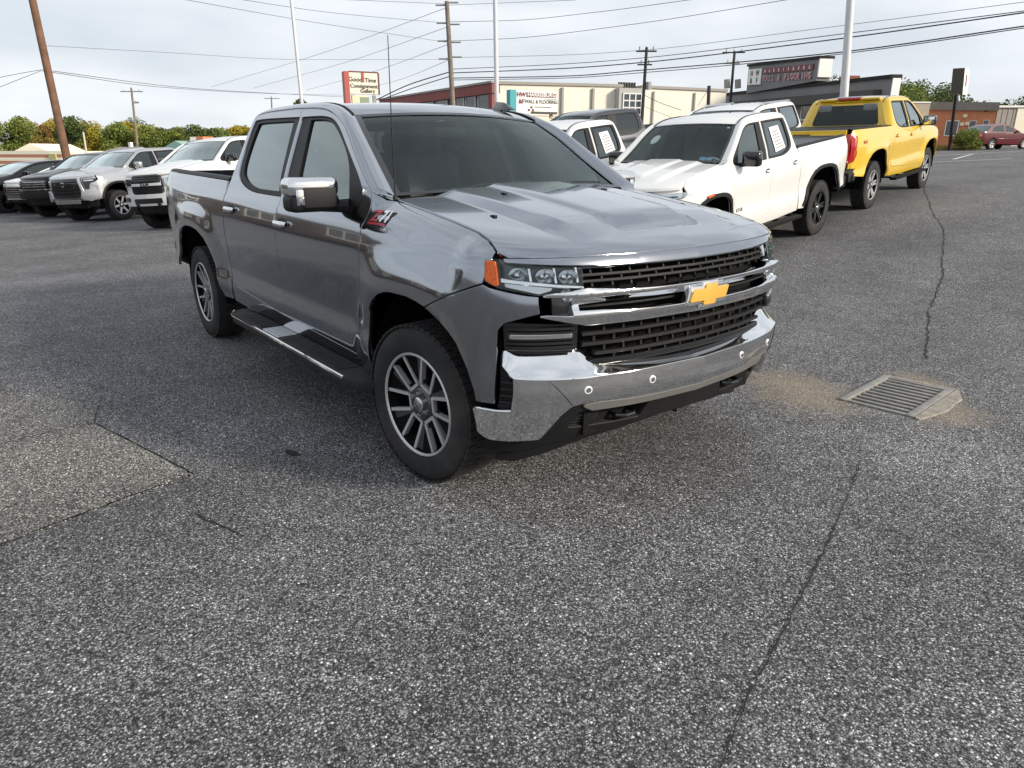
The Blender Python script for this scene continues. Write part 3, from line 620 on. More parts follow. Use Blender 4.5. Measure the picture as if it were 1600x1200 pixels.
def build_cab_body(root, pm, warp=identity, res=.045, bed=True, sides=(-1, 1), glass_f='glass', glass_r='privacy', handle='chrome', doors=True, interior=True, fascia=True, hood=True, tail=None, seat='seat', ws='wsglass'):
    M = MAT
    def W(s): return lambda U, V: warp(s(U, V))
    def pt(p): return warp(np.atleast_2d(np.array(p, float)))
    for sg in sides:
        osn = 1 if sg < 0 else -1
        def S(off=0.0):
            s = sidesurf(off); s2 = s if sg < 0 else mir(s); return W(s2)
        kw = dict(osign=osn, res=res)
        # wing: bonnet gap -> nose seam -> arch -> sill -> door
        top = [(x, float(zh(x))) for x in (-.36, -.2, 0, .2, .4, .5, .56, .59)]
        wing = [(-.46, 1.42), (-.40, 1.395)]+top+[(.60, 1.176), (.575, 1.088), (.40, 1.02), (.22, .938)]+[p for p in ARCH_F[::-1] if p[0] < .2]+[(-.56, .47), (-.56, .525)]+SEAM_DF[::-1][1:-1]
        panel('fender', wing, S(), pm, root, gap=.005, **kw)
        if fascia:
            fa = [(.575, 1.086), (.60, 1.076, .0), (.68, 1.058), (.752, 1.042), (.762, .972, .01), (.665, .931, .03), (.643, .90, .02), (.640, .72), (.632, .578, .008), (.545, .575)]+ARCH_F[::-1][1:7]+[(.22, .938), (.40, 1.02)]
            panel('fascia_corner', rnd(fa, 0), S(), pm, root, gap=.004, **kw)
        # doors
        fd = SEAM_TF+SEAM_B[1:]+[(-.56, .525)]+SEAM_DF[::-1][1:-1]
        rd = SEAM_TR+SEAM_TC[1:]+[q for q in SEAM_R if q[1] < 1.2]+[(-2.3, .585), (-1.72, .555)]+SEAM_B[::-1][1:-1]
        for out, win, gl, gm, hx, hz in ((fd, WIN_F, GLS_F, glass_f, -1.565, 1.172), (rd, WIN_R, GLS_R, glass_r, -2.60, 1.200)):
            d = panel('door', out, S(), pm, root, holes=[soft(win)], gap=.005, **kw)
            panel('window_trim', soft(win), S(), M['trim'], d, holes=[soft(gl)], gap=.002, off=-.008, depth=.012, **kw)
            panel('window_glass', soft(gl), S(), M[gm], d, off=-.020, depth=.002, bev=.001, **kw)
            if handle:
                hw = MB(); q = [(-.10, .0), (-.06, .032), (.06, .032), (.10, .0)]
                def hp(u, v, off): return S(off)(np.array([hx+u]), np.array([hz+v]))[0]
                rows = []
                for u in np.linspace(-.095, .095, 9):
                    e = .034*max(0, 1-(abs(u)/.1)**4)+.004
                    rows.append([hp(u, .019*math.cos(w)*(1 if abs(u) < .09 else .6), e+.010*math.sin(w)) for w in np.linspace(0, 2*math.pi, 9)])
                hw.grid(rows); hw.build('door_handle', M[handle] if handle in M else handle, d, smooth=True, angle=60)
                dish = [(hx+.085*math.cos(a), hz+.034*math.sin(a)) for a in np.linspace(0, 2*math.pi, 20, endpoint=False)]
                panel('handle_recess', dish, S(), M['trim'], d, off=.0015, depth=.001, bev=.0005, osign=osn, res=.03)
        # sill
        sill = [(-.405, .47), (-.56, .525), (-1.72, .555), (-2.3, .585), (-2.70, .605), (-2.84, .70), (-3.07, .55), (-3.07, .46), (-2.0, .44), (-.405, .44)] if not bed else [(-.41, .53), (-.56, .525), (-1.72, .555), (-2.3, .585), (-2.70, .605), (-2.79, .635), (-2.825, .69), (-2.83, .60), (-2.84, .47), (-2.0, .45), (-.41, .45)]
        panel('rocker_panel', sill, S(-.006), pm, root, gap=.003, **kw)
        inner = [(.3, 1.1), (-.3, 1.28), (-.45, 1.38)]+[(x+.02 if x > -1.5 else x, z-.02) for x, z in SEAM_T[1:]]+[(-2.78, 1.25), (-2.83, .7), (-2.7, .5), (-.50, .5), (-.50, 1.02), (.3, 1.02)]
        panel('inner_panel', inner, S(-.05), M['card'], root, holes=[soft(WIN_F), soft(WIN_R)], depth=.01, **{**kw, 'res': .09})
        # pillar and roof rail
        a = tuned([(x, -float(side_y(x, z)) if sg < 0 else float(side_y(x, z)), z) for x, z in PILLAR_S], 46); b = tuned([(p[0], sg*p[1], p[2]) for p in PILLAR_W], 46)
        # match by index of the source points
        ta = np.linspace(0, 1, len(PILLAR_S)); tt = np.linspace(0, 1, 60)
        ax_, az_ = pch(ta, [p[0] for p in PILLAR_S])(tt), pch(ta, [p[1] for p in PILLAR_S])(tt); A = np.stack([ax_, sg*(side_y(ax_, az_)-.001), az_], 1)
        B = np.stack([pch(ta, [(p[0], sg*p[1], p[2])[k] for p in PILLAR_W])(tt) for k in range(3)], 1)
        rows = [warp(A+np.array([0, -sg*.02, -.012]))]
        for v in np.linspace(0, 1, 9):
            w = v; R_ = A*(1-w)+B*w; bulge = math.sin(math.pi*v)*.022
            up = np.array([0.2, sg*.55, .8]); up = up/np.linalg.norm(up); R_ = R_+bulge*up; rows.append(warp(R_))
        lofted('cab_pillar', rows, pm, root, flip=(sg > 0))
        # corner where wing, pillar and scuttle meet
        cpts = [(-.46, 1.42), (-.45, 1.416), (-.43, 1.408), (-.40, 1.395), (-.38, float(zh(-.38))+.012), (-.345, float(zh(-.345)))]
        o_ = [(x, sg*float(side_y(x, z)), z-.002) for x, z in cpts]; i_ = [tuple(np.array(A0_)*(1-v)+np.array(B0_)*v+math.sin(math.pi*v)*.022*np.array([.202, sg*.555, .807])) for A0_, B0_ in [((-.46, sg*float(side_y(-.46, 1.42)), 1.42), (-.42, sg*.82, 1.383))] for v in (0.02, .3, .6, .98)]+[(-.38, sg*.805, 1.368), (-.345, sg*.80, float(zh(-.345))-.004)]
        lofted('wing_corner', [pt([a_*(1-t)+b_*t for a_, b_ in zip(np.array(o_), np.array(i_))]) for t in (0, .5, 1)], pm, root, flip=(sg > 0))
        if bed:
            bs = [(-2.795, 1.25), (-2.785, 1.33), (-2.80, 1.398, .005), (-3.6, 1.413), (-4.6, 1.430), (-4.80, 1.430, .02), (-4.862, 1.36, .02), (-4.868, 1.30), (-4.80, 1.29, .01), (-4.79, .84, .01), (-4.865, .82), (-4.87, .62), (-4.40, .575)]+ARCH_R[1:]+[(-3.07, .47), (-2.86, .48), (-2.84, .70), (-2.812, 1.08)]
            if tail: pass
            panel('bed_side', rnd(bs, 0), S(), pm, root, gap=.006, **kw)
            tl = [(-4.868, 1.30, .01), (-4.80, 1.288, .02), (-4.795, .845, .02), (-4.868, .822, .01)] if tail is None else tail
            panel('tail_lamp', rnd(tl, .01), S(), M['red'], root, gap=.003, off=.004, **kw)
            ys = lambda x, z: float(side_y(x, z))
            cap = [[(x, sg*(ys(x, 1.41)-.012), zc), (x, sg*(ys(x, 1.41)-.03), zc+.018), (x, sg*.83, zc+.018), (x, sg*.815, zc-.005), (x, sg*.815, .9)] for x, zc in zip(np.linspace(-2.83, -4.84, 14), np.linspace(1.399, 1.431, 14))]
            lofted('bed_rail_cap', [pt(c) for c in cap], M['black'], root, flip=(sg > 0))
        # liners
        for xc, zc in ((.06, .47), (-3.72, .47)):
            b_ = MB(); r_ = .505 if xc > -1 else .55
            b_.lathe([(r_, sg*.60), (r_, sg*.97)], 20, c=(xc, 0, zc), a0=-.15, a1=math.pi+.15); b_.lathe([(.0, sg*.60), (r_, sg*.60)], 20, c=(xc, 0, zc), a0=-.15, a1=math.pi+.15)
            b_.v = [tuple(p) for p in pt(b_.v)]; b_.build('wheel_liner', M['liner'], root, fix=False)
    # roof
    tt = np.linspace(0, 1, 60); ta = np.linspace(0, 1, len(PILLAR_W)); Wc = np.stack([pch(ta, PILLAR_W[:, k])(tt) for k in range(3)], 1)
    i0 = int(round(3/(len(PILLAR_W)-1)*59)); i1 = int(round(10.2/(len(PILLAR_W)-1)*59))
    us = np.linspace(-1, 1, 25)
    def across(p, bow, crown): return np.stack([p[0]+bow*(1-us**2), p[1]*us, p[2]+crown*(1-us**2)], 1)
    rows = []
    for i in range(i0, i1+1):
        v = (i-i0)/(i1-i0); rows.append(warp(across(Wc[i], .10*(1-sstep(0, .35, v))-.03*sstep(.8, 1, v), .028)))
    lofted('roof', rows, pm, root, flip=True)
    # drip strips in the roof ditch
    for sg in sides:
        q = [(Wc[i][0], sg*(Wc[i][1]+.004), Wc[i][2]+.004) for i in range(i0, i1+1)]
        MB().tube(pt(q), .007, 6).build('roof_molding', M['trim'], root, smooth=True)
    # windscreen
    rows = []
    us = np.linspace(-1, 1, 49)
    for v in np.linspace(0, 1, 33):
        rows.append(across(np.array([float(pch(ta, PILLAR_W[:, k])(v*3/(len(PILLAR_W)-1))) for k in range(3)]), .075*(1-v)+.10*v, .022*(1-v)+.028*v))
    R0 = np.array(rows); n = len(R0)
    band = MB()
    ws = lofted('windscreen', [warp(r-np.array([.004, 0, .004])) for r in R0], M[ws], root, flip=True)
    fr = []                                              # black painted border of the glass
    G = np.array([warp(r+np.array([.001, 0, .001])) for r in R0]); P = []
    def strip(i0_, i1_, j0_, j1_): band.grid(G[i0_:i1_+1, j0_:j1_+1])
    strip(0, 1, 0, 48); strip(n-2, n-1, 0, 48); strip(1, n-2, 0, 1); strip(1, n-2, 47, 48)
    band.build('windscreen_border', M['gloss'], ws, smooth=True, fix=False)
    us = np.linspace(-1, 1, 25)
    # bonnet
    if hood:
        xs = [.60, .58, .5, .4, .2, 0, -.2, -.345]
        right = [(x, -float(hood_yh(x))) for x in xs]; yy = np.linspace(-.90, .90, 25)
        fr_ = [(float(hood_front(np.array(y))), y) for y in yy]
        ol = fr_[:1]+fr_+[(x, -y) for x, y in right]+[(-.345, y) for y in np.linspace(.80, -.80, 9)]+right[::-1]
        seen = []
        for p in ol:
            if not seen or (abs(p[0]-seen[-1][0])+abs(p[1]-seen[-1][1])) > .004: seen.append(p)
        panel('hood', seen, W(hoodsurf), pm, root, gap=.004, res=res*.62, depth=.03)
        lip = [(y, 1.19) for y in np.linspace(.915, -.915, 21)]+[(y, 1.150+.026*(abs(y)/.915)**3) for y in np.linspace(-.915, .915, 21)]
        panel('hood_lip', lip, W(fsurf0()), pm, root, gap=.001, res=res*.7, depth=.03, bev=.006)
    # scuttle
    rows = [warp(np.stack([np.full(25, -.345)+.0*us, .83*us, hood_z(np.full(25, -.36), .8*us)-.022], 1)), warp(np.stack([-.40+.06*(1-us**2), .83*us, 1.362+.022*(1-us**2)], 1)), warp(np.stack([-.44+.075*(1-us**2), .83*us, 1.372+.022*(1-us**2)], 1))]
    lofted('cowl_panel', rows, M['black'], root, flip=False)
    if interior:
        it = M[seat]
        d = MB(); d.grid([pt([(-.50, y, 1.33), (-.62, y, 1.345), (-.85, y, 1.33), (-.98, y, 1.25), (-.98, y, .9)]) for y in np.linspace(-.80, .80, 9)]); d.build('dashboard', M['dash'], root, smooth=True, fix=False)
        for y in (-.38, .38):
            s = empty('seat'); s.parent = root; p = pt([(-1.75, y, .95)])[0]; s.location = p
            rbox('cushion', (.05, 0, -.02), (.5, .5, .16), it, s, .05); rbox('backrest', (-.26, 0, .32), (.14, .5, .66), it, s, .05, R=roty(-.22)); rbox('headrest', (-.36, 0, .72), (.09, .27, .19), it, s, .04, R=roty(-.15))
        s = empty('seat_bench'); s.parent = root; s.location = pt([(-2.45, 0, .95)])[0]
        rbox('cushion', (.05, 0, 0), (.5, 1.3, .15), it, s, .05); rbox('backrest', (-.16, 0, .34), (.12, 1.3, .62), it, s, .05, R=roty(-.12))
        for y in (-.42, .42): rbox('headrest', (-.20, y, .72), (.08, .26, .14), it, s, .035)
        st = MB(); c = pt([(-1.10, .38, 1.22)])[0]
        Rm = roty(-1.1)
        st.tube([c+Rm@np.array([.185*math.cos(a), .185*math.sin(a), 0]) for a in np.linspace(0, 2*math.pi, 25)], .016, 8, cap=False)
        for a in (0.2, math.pi-.2, math.pi*1.5): st.tube([c, c+Rm@np.array([.185*math.cos(a), .185*math.sin(a), 0])], .014, 6)
        st.build('steering_wheel', M['dash'], root, smooth=True)
        rbox('mirror_inside', pt([(-1.17, 0, 1.72)])[0], (.03, .24, .07), M['trim'], root, .012)
        MB().grid([pt([(-.9, y, .62), (-2.75, y, .62)]) for y in (-.85, .85)]).build('cabin_floor', M['dash'], root)
        MB().grid([pt([(-1.2, y, 1.815), (-1.5, y, 1.845), (-2.5, y, 1.84)]) for y in (-.6, 0, .6)]).build('headliner', M['headl'], root)
    # rear wall of the cab with its window
    cb = pch([.6, 1.25, 1.33, 1.42, 1.54, 1.69, 1.815, 1.9], [-2.84, -2.835, -2.83, -2.81, -2.775, -2.72, -2.66, -2.6])
    bsf = lambda U, V: warp(np.stack([cb(V), U, V], 1))
    ol = [(-.90, .75), (-.90, 1.27), (-.82, 1.42), (-.74, 1.6), (-.665, 1.80), (-.60, 1.845), (.60, 1.845), (.665, 1.80), (.74, 1.6), (.82, 1.42), (.90, 1.27), (.90, .75)]
    wn = rnd([(-.68, 1.42), (-.58, 1.775), (.58, 1.775), (.68, 1.42)], .06)
    panel('cab_back', ol, bsf, pm, root, holes=[wn], osign=-1, res=.1)
    panel('back_glass', wn, bsf, M['backglass'], root, osign=-1, res=.12, off=-.006, depth=.002, bev=.001)
    if bed:
        b = MB(); b.grid([pt([(-2.86, y, .88), (-4.80, y, .88)]) for y in (-.82, .82)]); b.grid([pt([(-2.86, y, .6), (-2.86, y, 1.40)]) for y in (-.88, .88)]); b.build('bed_liner', M['black'], root, fix=False)
        tg = lambda U, V: warp(np.stack([np.full(len(U), -4.872)-.012*sstep(.5, 0, np.abs(V-1.1)*2), U, V], 1))
        tgp = panel('tailgate', rnd([(-.80, .79), (-.80, 1.425), (.80, 1.425), (.80, .79)], .02), tg, pm, root, osign=-1, res=.1, depth=.05)
        rbox('tailgate_handle', pt([(-4.89, 0, 1.33)])[0], (.02, .3, .08), M['black'], tgp, .008)
    b = MB(); b.box((-1.9, 0, .50), (5.2, 1.25, .24)); b.box((-3.72, 0, .40), (.12, 1.5, .12)); b.box((.03, 0, .40), (.14, 1.45, .12)); b.box((-2.0, .45, .42), (4.6, .12, .16)); b.box((-2.0, -.45, .42), (4.6, .12, .16)); b.box((.55, 0, .55), (.5, 1.2, .3)); b.box((.1, 0, .85), (1.0, 1.1, .6)); b.box((-1.7, 0, .58), (2.2, 1.84, .08)); b.box((-4.62, .80, .86), (.40, .24, .60)); b.box((-4.62, -.80, .86), (.40, .24, .60))
    b.v = [tuple(p) for p in pt(b.v)]; b.build('chassis', M['frame'], root)
def mirror_unit(root, warp, base, sg, capm, size=1.0, low=None):
    """door mirror: base on the door, head outboard"""
    M = MAT; p = warp(np.array([[base[0], sg*base[1], base[2]]]))[0]
    e = empty('door_mirror'); e.parent = root; e.location = p
    s = size
    def head(zs_, y0, y1, m, nm, x0, x1, bv):
        return rbox(nm, ((x0+x1)/2*s, sg*(y0+y1)/2*s, (zs_[0]+zs_[1])/2*s), (abs(x1-x0)*s, abs(y1-y0)*s, (zs_[1]-zs_[0])*s), m, e, bv*s, seg=4)
    return e, head
# ------------------------------------------------------------------ the grey pickup
PAINT_GREY = paint('satin_grey_metallic_paint', (.295, .315, .35), 1.0, .12, flake=.06)
def fbox(name, ylo, yhi, zlo, zhi, mt, parent, off=0.0, depth=.03, r=.006, res=.05, holes=(), bev=.003, warp=identity):
    s = fsurf0(off); return panel(name, rnd([(ylo, zlo), (yhi, zlo), (yhi, zhi), (ylo, zhi)], r), lambda U, V: warp(s(U, V)), mt, parent, res=res, depth=depth, holes=holes, bev=bev)
def fpoly(name, pts, mt, parent, off=0.0, depth=.03, r=.006, res=.04, holes=(), bev=.003, warp=identity):
    s = fsurf0(off); return panel(name, rnd(pts, r), lambda U, V: warp(s(U, V)), mt, parent, res=res, depth=depth, holes=[rnd(h, .006) for h in holes], bev=bev)
def sym(pts): return pts+[(-p[0],)+tuple(p[1:]) for p in pts[::-1]]
def flip_y(pts): return [(-p[0],)+tuple(p[1:]) for p in pts]
def hero():
    M = MAT; root = empty('pickup_truck'); tag(root, 'large dark grey crew-cab pickup with chrome bumper and gold cross badge in the foreground', 'pickup')
    build_cab_body(root, PAINT_GREY, res=.04, handle='chrome')
    # ---------------- nose
    gr = empty('grille'); gr.parent = root
    fbox('grille_backing', -.70, .70, .735, 1.165, M['frame'], gr, off=-.10, depth=.01)
    fbox('grille_surround', -.66, .66, 1.143, 1.152, M['gloss'], gr, off=-.022, depth=.05, r=.002)
    for z in (1.090, 1.115): fbox('slat', -.635, .635, z-.0045, z+.0045, M['black'], gr, off=-.03, depth=.03, r=.002, bev=.002)
    for i, z in enumerate((1.077, 1.1025, 1.13)):
        for k in range(-6, 7):
            y = k*.098+(.049 if i % 2 else 0)
            if abs(y) < .62: fbox('rib', y-.004, y+.004, z-.0125, z+.0125, M['black'], gr, off=-.04, depth=.02, r=.001, bev=.001)
    for z in (.785, .828, .872): fbox('slat', -.65+(.06 if z < .8 else 0), .65-(.06 if z < .8 else 0), z-.006, z+.006, M['black'], gr, off=-.025, depth=.04, r=.002, bev=.002)
    for i, z in enumerate((.766, .807, .85, .894)):
        for k in range(-6, 7):
            y = k*.098+(.049 if i % 2 else 0)
            if abs(y) < (.58 if z < .8 else .63): fbox('rib', y-.005, y+.005, z-.021, z+.021, M['black'], gr, off=-.04, depth=.02, r=.001, bev=.001)
    fbox('grille_sill', -.60, .60, .735, .757, M['gloss'], gr, off=-.03, depth=.04, r=.004)
    for z in (.988, 1.006): fbox('slat', -.66, .66, z-.004, z+.004, M['black'], gr, off=-.03, depth=.03, r=.001, bev=.001)
    # the chrome ladder: two bars joined at the ends, with the long slot between
    ou = [(-.82, 1.041, .004), (-.765, 1.058), (-.64, 1.071), (-.45, 1.058), (-.24, 1.051), (0, 1.049)]
    lo = [(0, .917), (-.24, .918), (-.645, .918, .02), (-.70, .93, .01), (-.83, .962, .004), (-.80, .966, .006), (-.705, .962, .01), (-.700, 1.038, .012), (-.775, 1.040, .004)]
    half = ou+lo
    full = ou+[(-p[0],)+tuple(p[1:]) for p in ou[::-1][1:]]+[(-p[0],)+tuple(p[1:]) for p in lo[::-1]][:-1]+lo
    slot = [(-.678, .982, .004), (-.55, .979), (-.30, .966), (0, .962), (.30, .966), (.55, .979), (.678, .982, .004), (.678, 1.006, .004), (.57, 1.010), (.53, 1.022), (.3, 1.014), (0, 1.011), (-.3, 1.014), (-.53, 1.022), (-.57, 1.010), (-.678, 1.006, .004)]
    def boff(Y, Z):                                     # each bar: a thin bright top edge, then a face leaning in towards the bottom
        q = pch([.90, .918, .966, .974, .980, 1.008, 1.016, 1.052, 1.060, 1.068, 1.08], [.008, .010, .032, .031, .018, .004, .008, .036, .035, .020, .018])(Z)
        return .006+(q-.006)*sstep(.83, .70, np.abs(Y))
    s = fsurf0(boff); panel('chrome_bar', rnd(full, .002), s, M['chrome'], gr, holes=[rnd(slot, .003)], res=.02, depth=.05, bev=.003, nh=.002, extra=[(y, z) for y in np.linspace(-.82, .82, 110) for z in (.935, .966, .972, 1.03, 1.052, 1.058)])
    for sg in (-1, 1):
        q = [(sg*.776, .970), (sg*.776, 1.036), (sg*.702, 1.034), (sg*.702, .966)]
        fpoly('bracket_recess', q, M['gloss'], gr, off=-.01, depth=.01)
    # badge: a leaning cross with a bright rim
    def cross(k, e=0.0): 
        w, h, cw, ch = .112*k+e, .025*k+e, .038*k+e, .044*k+e; sl = .022
        return [(-w-sl, -h), (-cw-.006, -h), (-cw-.012, -ch), (cw-.012, -ch), (cw-.006, -h), (w-sl*.2, -h), (w+sl, h), (cw+.006, h), (cw+.012, ch), (-cw+.012, ch), (-cw+.006, h), (-w+sl*.2, h)]
    bz = .993
    for nm, pts, mt, off, dp in (('badge_rim', cross(1.0, .011), M['chrome'], .040, .035), ('badge', cross(1.0, -.001), M['gold'], .048, .012)):
        panel(nm, [(y, z+bz) for y, z in pts], fsurf0(off), mt, gr, res=.02, depth=dp, bev=.004)
    # bumper: face, crease, then a shelf folding back to the grille
    zc_ = pch([0, .24, .55, .74, .89, .95], [.700, .703, .702, .706, .712, .716]); zt_ = pch([0, .10, .50, .59, .66, .94], [.724, .725, .745, .765, .803, .810])
    def bo(Y, Z):
        a = np.abs(Y); t = np.clip((Z-zc_(a))/np.maximum(zt_(a)-zc_(a), .01), 0, 1.3)
        return .012-.075*t**.8*sstep(1.0, .9, a)+.006*sstep(.57, .60, Z)-.012*sstep(.9, 1.0, a)
    R_ = [(-.945, .812, .01), (-.66, .805, .03), (-.595, .765, .02), (-.50, .745), (-.10, .725), (0, .724)]
    Lw = [(0, .566), (-.28, .568), (-.56, .580), (-.66, .578, .03), (-.70, .570, .03), (-.742, .528), (-.80, .412, .02), (-.965, .402, .03), (-.988, .43, .02), (-1.005, .545, .01), (-.955, .548), (-.915, .556, .01), (-.914, .705, .01), (-.945, .75, .01)]
    full = R_+[(-p[0],)+tuple(p[1:]) for p in R_[::-1][1:]]+[(-p[0],)+tuple(p[1:]) for p in Lw[::-1]][:-1]+Lw
    ex = [(y, float(zc_(abs(y))+t*(zt_(abs(y))-zc_(abs(y))))) for y in np.linspace(-.94, .94, 150) for t in (-.10, 0, .10, .35, .7)]
    bp_ = panel('bumper', rnd(full, .006), fsurf0(bo), M['chrome'], root, res=.022, depth=.04, bev=.006, extra=ex, nh=.0012)
    for y, z in ((-.643, .643), (-.323, .645), (.323, .645), (.643, .643)):
        c = fsurf0(bo)(np.array([y]), np.array([z]))[0]
        for nm, r, mt, o in (('sensor_ring', .0165, M['white'], .004), ('parking_sensor', .011, M['chrome2'], .006)):
            pts = [(y+r*math.cos(a), z+r*math.sin(a)) for a in np.linspace(0, 2*math.pi, 16, endpoint=False)]
            panel(nm, pts, fsurf0(lambda Y, Z, o=o: bo(Y, Z)+o), mt, bp_, res=.02, depth=.006, bev=.001)
    for sg in (-1, 1):
        crease = [(sg*.80, .700), (sg*.70, .575)]
        pts = [fsurf0(lambda Y, Z: bo(Y, Z)+.0008)(np.array([crease[0][0]+(crease[1][0]-crease[0][0])*t]), np.array([crease[0][1]+(crease[1][1]-crease[0][1])*t]))[0] for t in np.linspace(0, 1, 8)]
        MB().tube(pts, .0022, 5).build('bumper_seam', M['trim'], bp_, smooth=True)
        # intake slot behind the bumper end
        vent = [(sg*.955, .80), (sg*.945, .748), (sg*.912, .708), (sg*.910, .552), (sg*.96, .545)]
        fpoly('side_intake', vent, M['black'], root, off=-.03, depth=.01)
        for z in (.585, .615, .645, .675): fbox('slat', min(sg*.955, sg*.914), max(sg*.955, sg*.914), z-.004, z+.004, M['gloss'], root, off=-.018, depth=.012, r=.001, bev=.001)
        # fog lamp pocket
        pk = [(sg*.945, .928, .02), (sg*.665, .916, .01), (sg*.672, .81, .01), (sg*.945, .815, .01)]
        f = fpoly('fog_lamp_housing', pk, M['gloss'], root, off=-.035, depth=.02)
        for z in (.905, .845, .828): fbox('slat', min(sg*.94, sg*.69), max(sg*.94, sg*.69), z-.004, z+.004, M['black'], f, off=-.012, depth=.03, r=.002, bev=.002)
        fbox('fog_lamp_bezel', min(sg*.935, sg*.685), max(sg*.935, sg*.685), .857, .892, M['gloss'], f, off=-.015, depth=.03, r=.01)
        fbox('fog_lamp', min(sg*.925, sg*.70), max(sg*.925, sg*.70), .867, .883, M['lampsil'], f, off=-.009, depth=.01, r=.007)
        # head lamp
        hl = empty('headlamp'); hl.parent = root
        ol = [(sg*.962, 1.187, .006), (sg*.976, 1.10, .02), (sg*.945, 1.074, .01), (sg*.82, 1.044), (sg*.77, 1.058), (sg*.648, 1.074), (sg*.640, 1.148, .006), (sg*.80, 1.160), (sg*.90, 1.175), (sg*.925, 1.187)]
        fpoly('lamp_housing', ol, M['gloss'], hl, off=-.06, depth=.01, res=.03)
        am = [(sg*.962, 1.180, .004), (sg*.972, 1.105, .02), (sg*.952, 1.084, .004), (sg*.943, 1.088, .004), (sg*.940, 1.178, .004)]
        fpoly('side_marker', am, M['amber'], hl, off=.002, depth=.03, res=.02)
        dr_ = [(sg*.935, 1.112, .002), (sg*.764, 1.088), (sg*.645, 1.075, .002), (sg*.645, 1.068, .002), (sg*.764, 1.078), (sg*.935, 1.098, .002)]
        fpoly('running_light', dr_, M['lampsil'], hl, off=-.004, depth=.03, res=.02)
        fpoly('lamp_lower_trim', [(sg*.93, 1.095), (sg*.764, 1.075), (sg*.775, 1.060), (sg*.82, 1.048), (sg*.93, 1.076)], M['chrome2'], hl, off=-.025, depth=.02)
        for i, y in enumerate((.888, .795, .705)):
            c = fsurf0(-.035)(np.array([sg*y]), np.array([1.124-.006*i+.004]))[0]; nrm = np.array([.88, sg*(.45 if i == 0 else .3), .0]); nrm /= np.linalg.norm(nrm)
            b = MB(); b.lathe([(.034, .030), (.030, .0), (.020, -.012), (.0, -.016)], 20, axis='x'); b.lathe([(.0, .008), (.010, .004), (.014, -.008)], 14, axis='x', m=1)
            ang = math.atan2(nrm[1], nrm[0]); b.v = [tuple(c+rotz(ang)@(np.array(v)*np.array([1, 1.25, .9]))) for v in b.v]
            b.build('reflector', [M['lampsil'], M['lens']], hl, smooth=True, angle=50)
            fbox('lamp_fin', min(sg*(y-.048), sg*(y-.040)), max(sg*(y-.048), sg*(y-.040)), 1.09, 1.15, M['chrome'], hl, off=-.02, depth=.03, r=.002, bev=.002)
        fpoly('lamp_lens', ol, M['lens'], hl, off=.0, depth=.003, res=.03, bev=.002)
    # lower valance
    va = [(-.97, .398, .01), (-.80, .405, .02), (-.742, .520, .02), (-.70, .562, .02), (-.56, .574), (-.28, .562), (0, .560)]
    vb = [(0, .418), (-.21, .420), (-.32, .412, .03), (-.70, .372), (-.86, .335), (-.965, .325, .01)]
    full = va+[(-p[0],)+tuple(p[1:]) for p in va[::-1][1:]]+[(-p[0],)+tuple(p[1:]) for p in vb[::-1]][:-1]+vb
    hol = [[(-.695, .442, .02), (-.645, .520, .02), (-.54, .530), (-.255, .520, .01), (-.30, .435, .02)]]; hol.append([(-p[0],)+tuple(p[1:]) for p in hol[0][::-1]])
    vo = lambda Y, Z: -.006-.020*sstep(.535, .525, Z)
    va_ = panel('valance', rnd(full, .004), fsurf0(vo), M['black'], root, holes=[rnd(h, .006) for h in hol], res=.025, depth=.05)
    st = [(-.66, .566, .01), (-.56, .572), (-.28, .560), (0, .557), (.28, .560), (.56, .572), (.66, .566, .01), (.60, .535), (.28, .530), (0, .527), (-.28, .530), (-.60, .535)]
    panel('skid_strip', rnd(st, .003), fsurf0(.006), mat('grey_plastic', (.12, .12, .115), .45, var=.1), va_, res=.04, depth=.02)
    for sg in (-1, 1):
        fpoly('intake_mesh', [(sg*.70, .43), (sg*.64, .53), (sg*.53, .535), (sg*.53, .42)], M['gloss'], va_, off=-.05, depth=.01)
        for k in range(6): fbox('slat', min(sg*.69, sg*.54), max(sg*.69, sg*.54), .446+k*.0145, .450+k*.0145, M['black'], va_, off=-.042, depth=.008, r=.001, bev=.001)
        c = fsurf0(-.06)(np.array([sg*.40]), np.array([.475]))[0]
        MB().tube([c+np.array([-.1, sg*.05, 0]), c+np.array([.03, sg*.05, .0]), c+np.array([.055, sg*.02, 0]), c+np.array([.055, -sg*.03, 0]), c+np.array([.03, -sg*.06, 0]), c+np.array([-.1, -sg*.06, 0])], .011, 8).build('tow_hook', M['gloss'], va_, smooth=True)
    fbox('intake_back', -.53, .53, .42, .54, M['frame'], va_, off=-.14, depth=.01)
    dm = [(-.93, .345), (-.70, .39), (-.2, .43), (0, .435), (.2, .43), (.70, .39), (.93, .345), (.94, .262, .01), (.86, .258, .01), (.50, .35), (.0, .395), (-.50, .35), (-.86, .258, .01), (-.94, .262, .01)]
    panel('air_dam', rnd(dm, .004), fsurf0(lambda Y, Z: -.07-.0*Y), M['black'], root, res=.06, depth=.02)
    # ---------------- wheels
    for x, y, st in ((0, .87, .12), (-3.745, .87, 0)):
        for sg in (-1, 1): put_wheel(root, (x, sg*y, .405), sg, 'hero', steer=st)
    # ---------------- running boards
    for sg in (-1, 1):
        rb = empty('running_board'); rb.parent = root
        ol = rnd([(-2.60, .985), (-2.40, .96), (-.45, .96), (-.32, 1.0), (-.36, 1.09, .05), (-.48, 1.135, .05), (-2.42, 1.135, .05), (-2.58, 1.06, .05)], .03)
        sf = lambda U, V: np.stack([U, sg*V, np.full(len(U), .452)], 1)
        panel('board', ol, sf, M['black'], rb, res=.2, depth=.045, bev=.008, osign=sg)
        edge = [(-2.57, sg*1.085, .446), (-2.50, sg*1.122, .446), (-2.40, sg*1.142, .446), (-.50, sg*1.142, .446)]
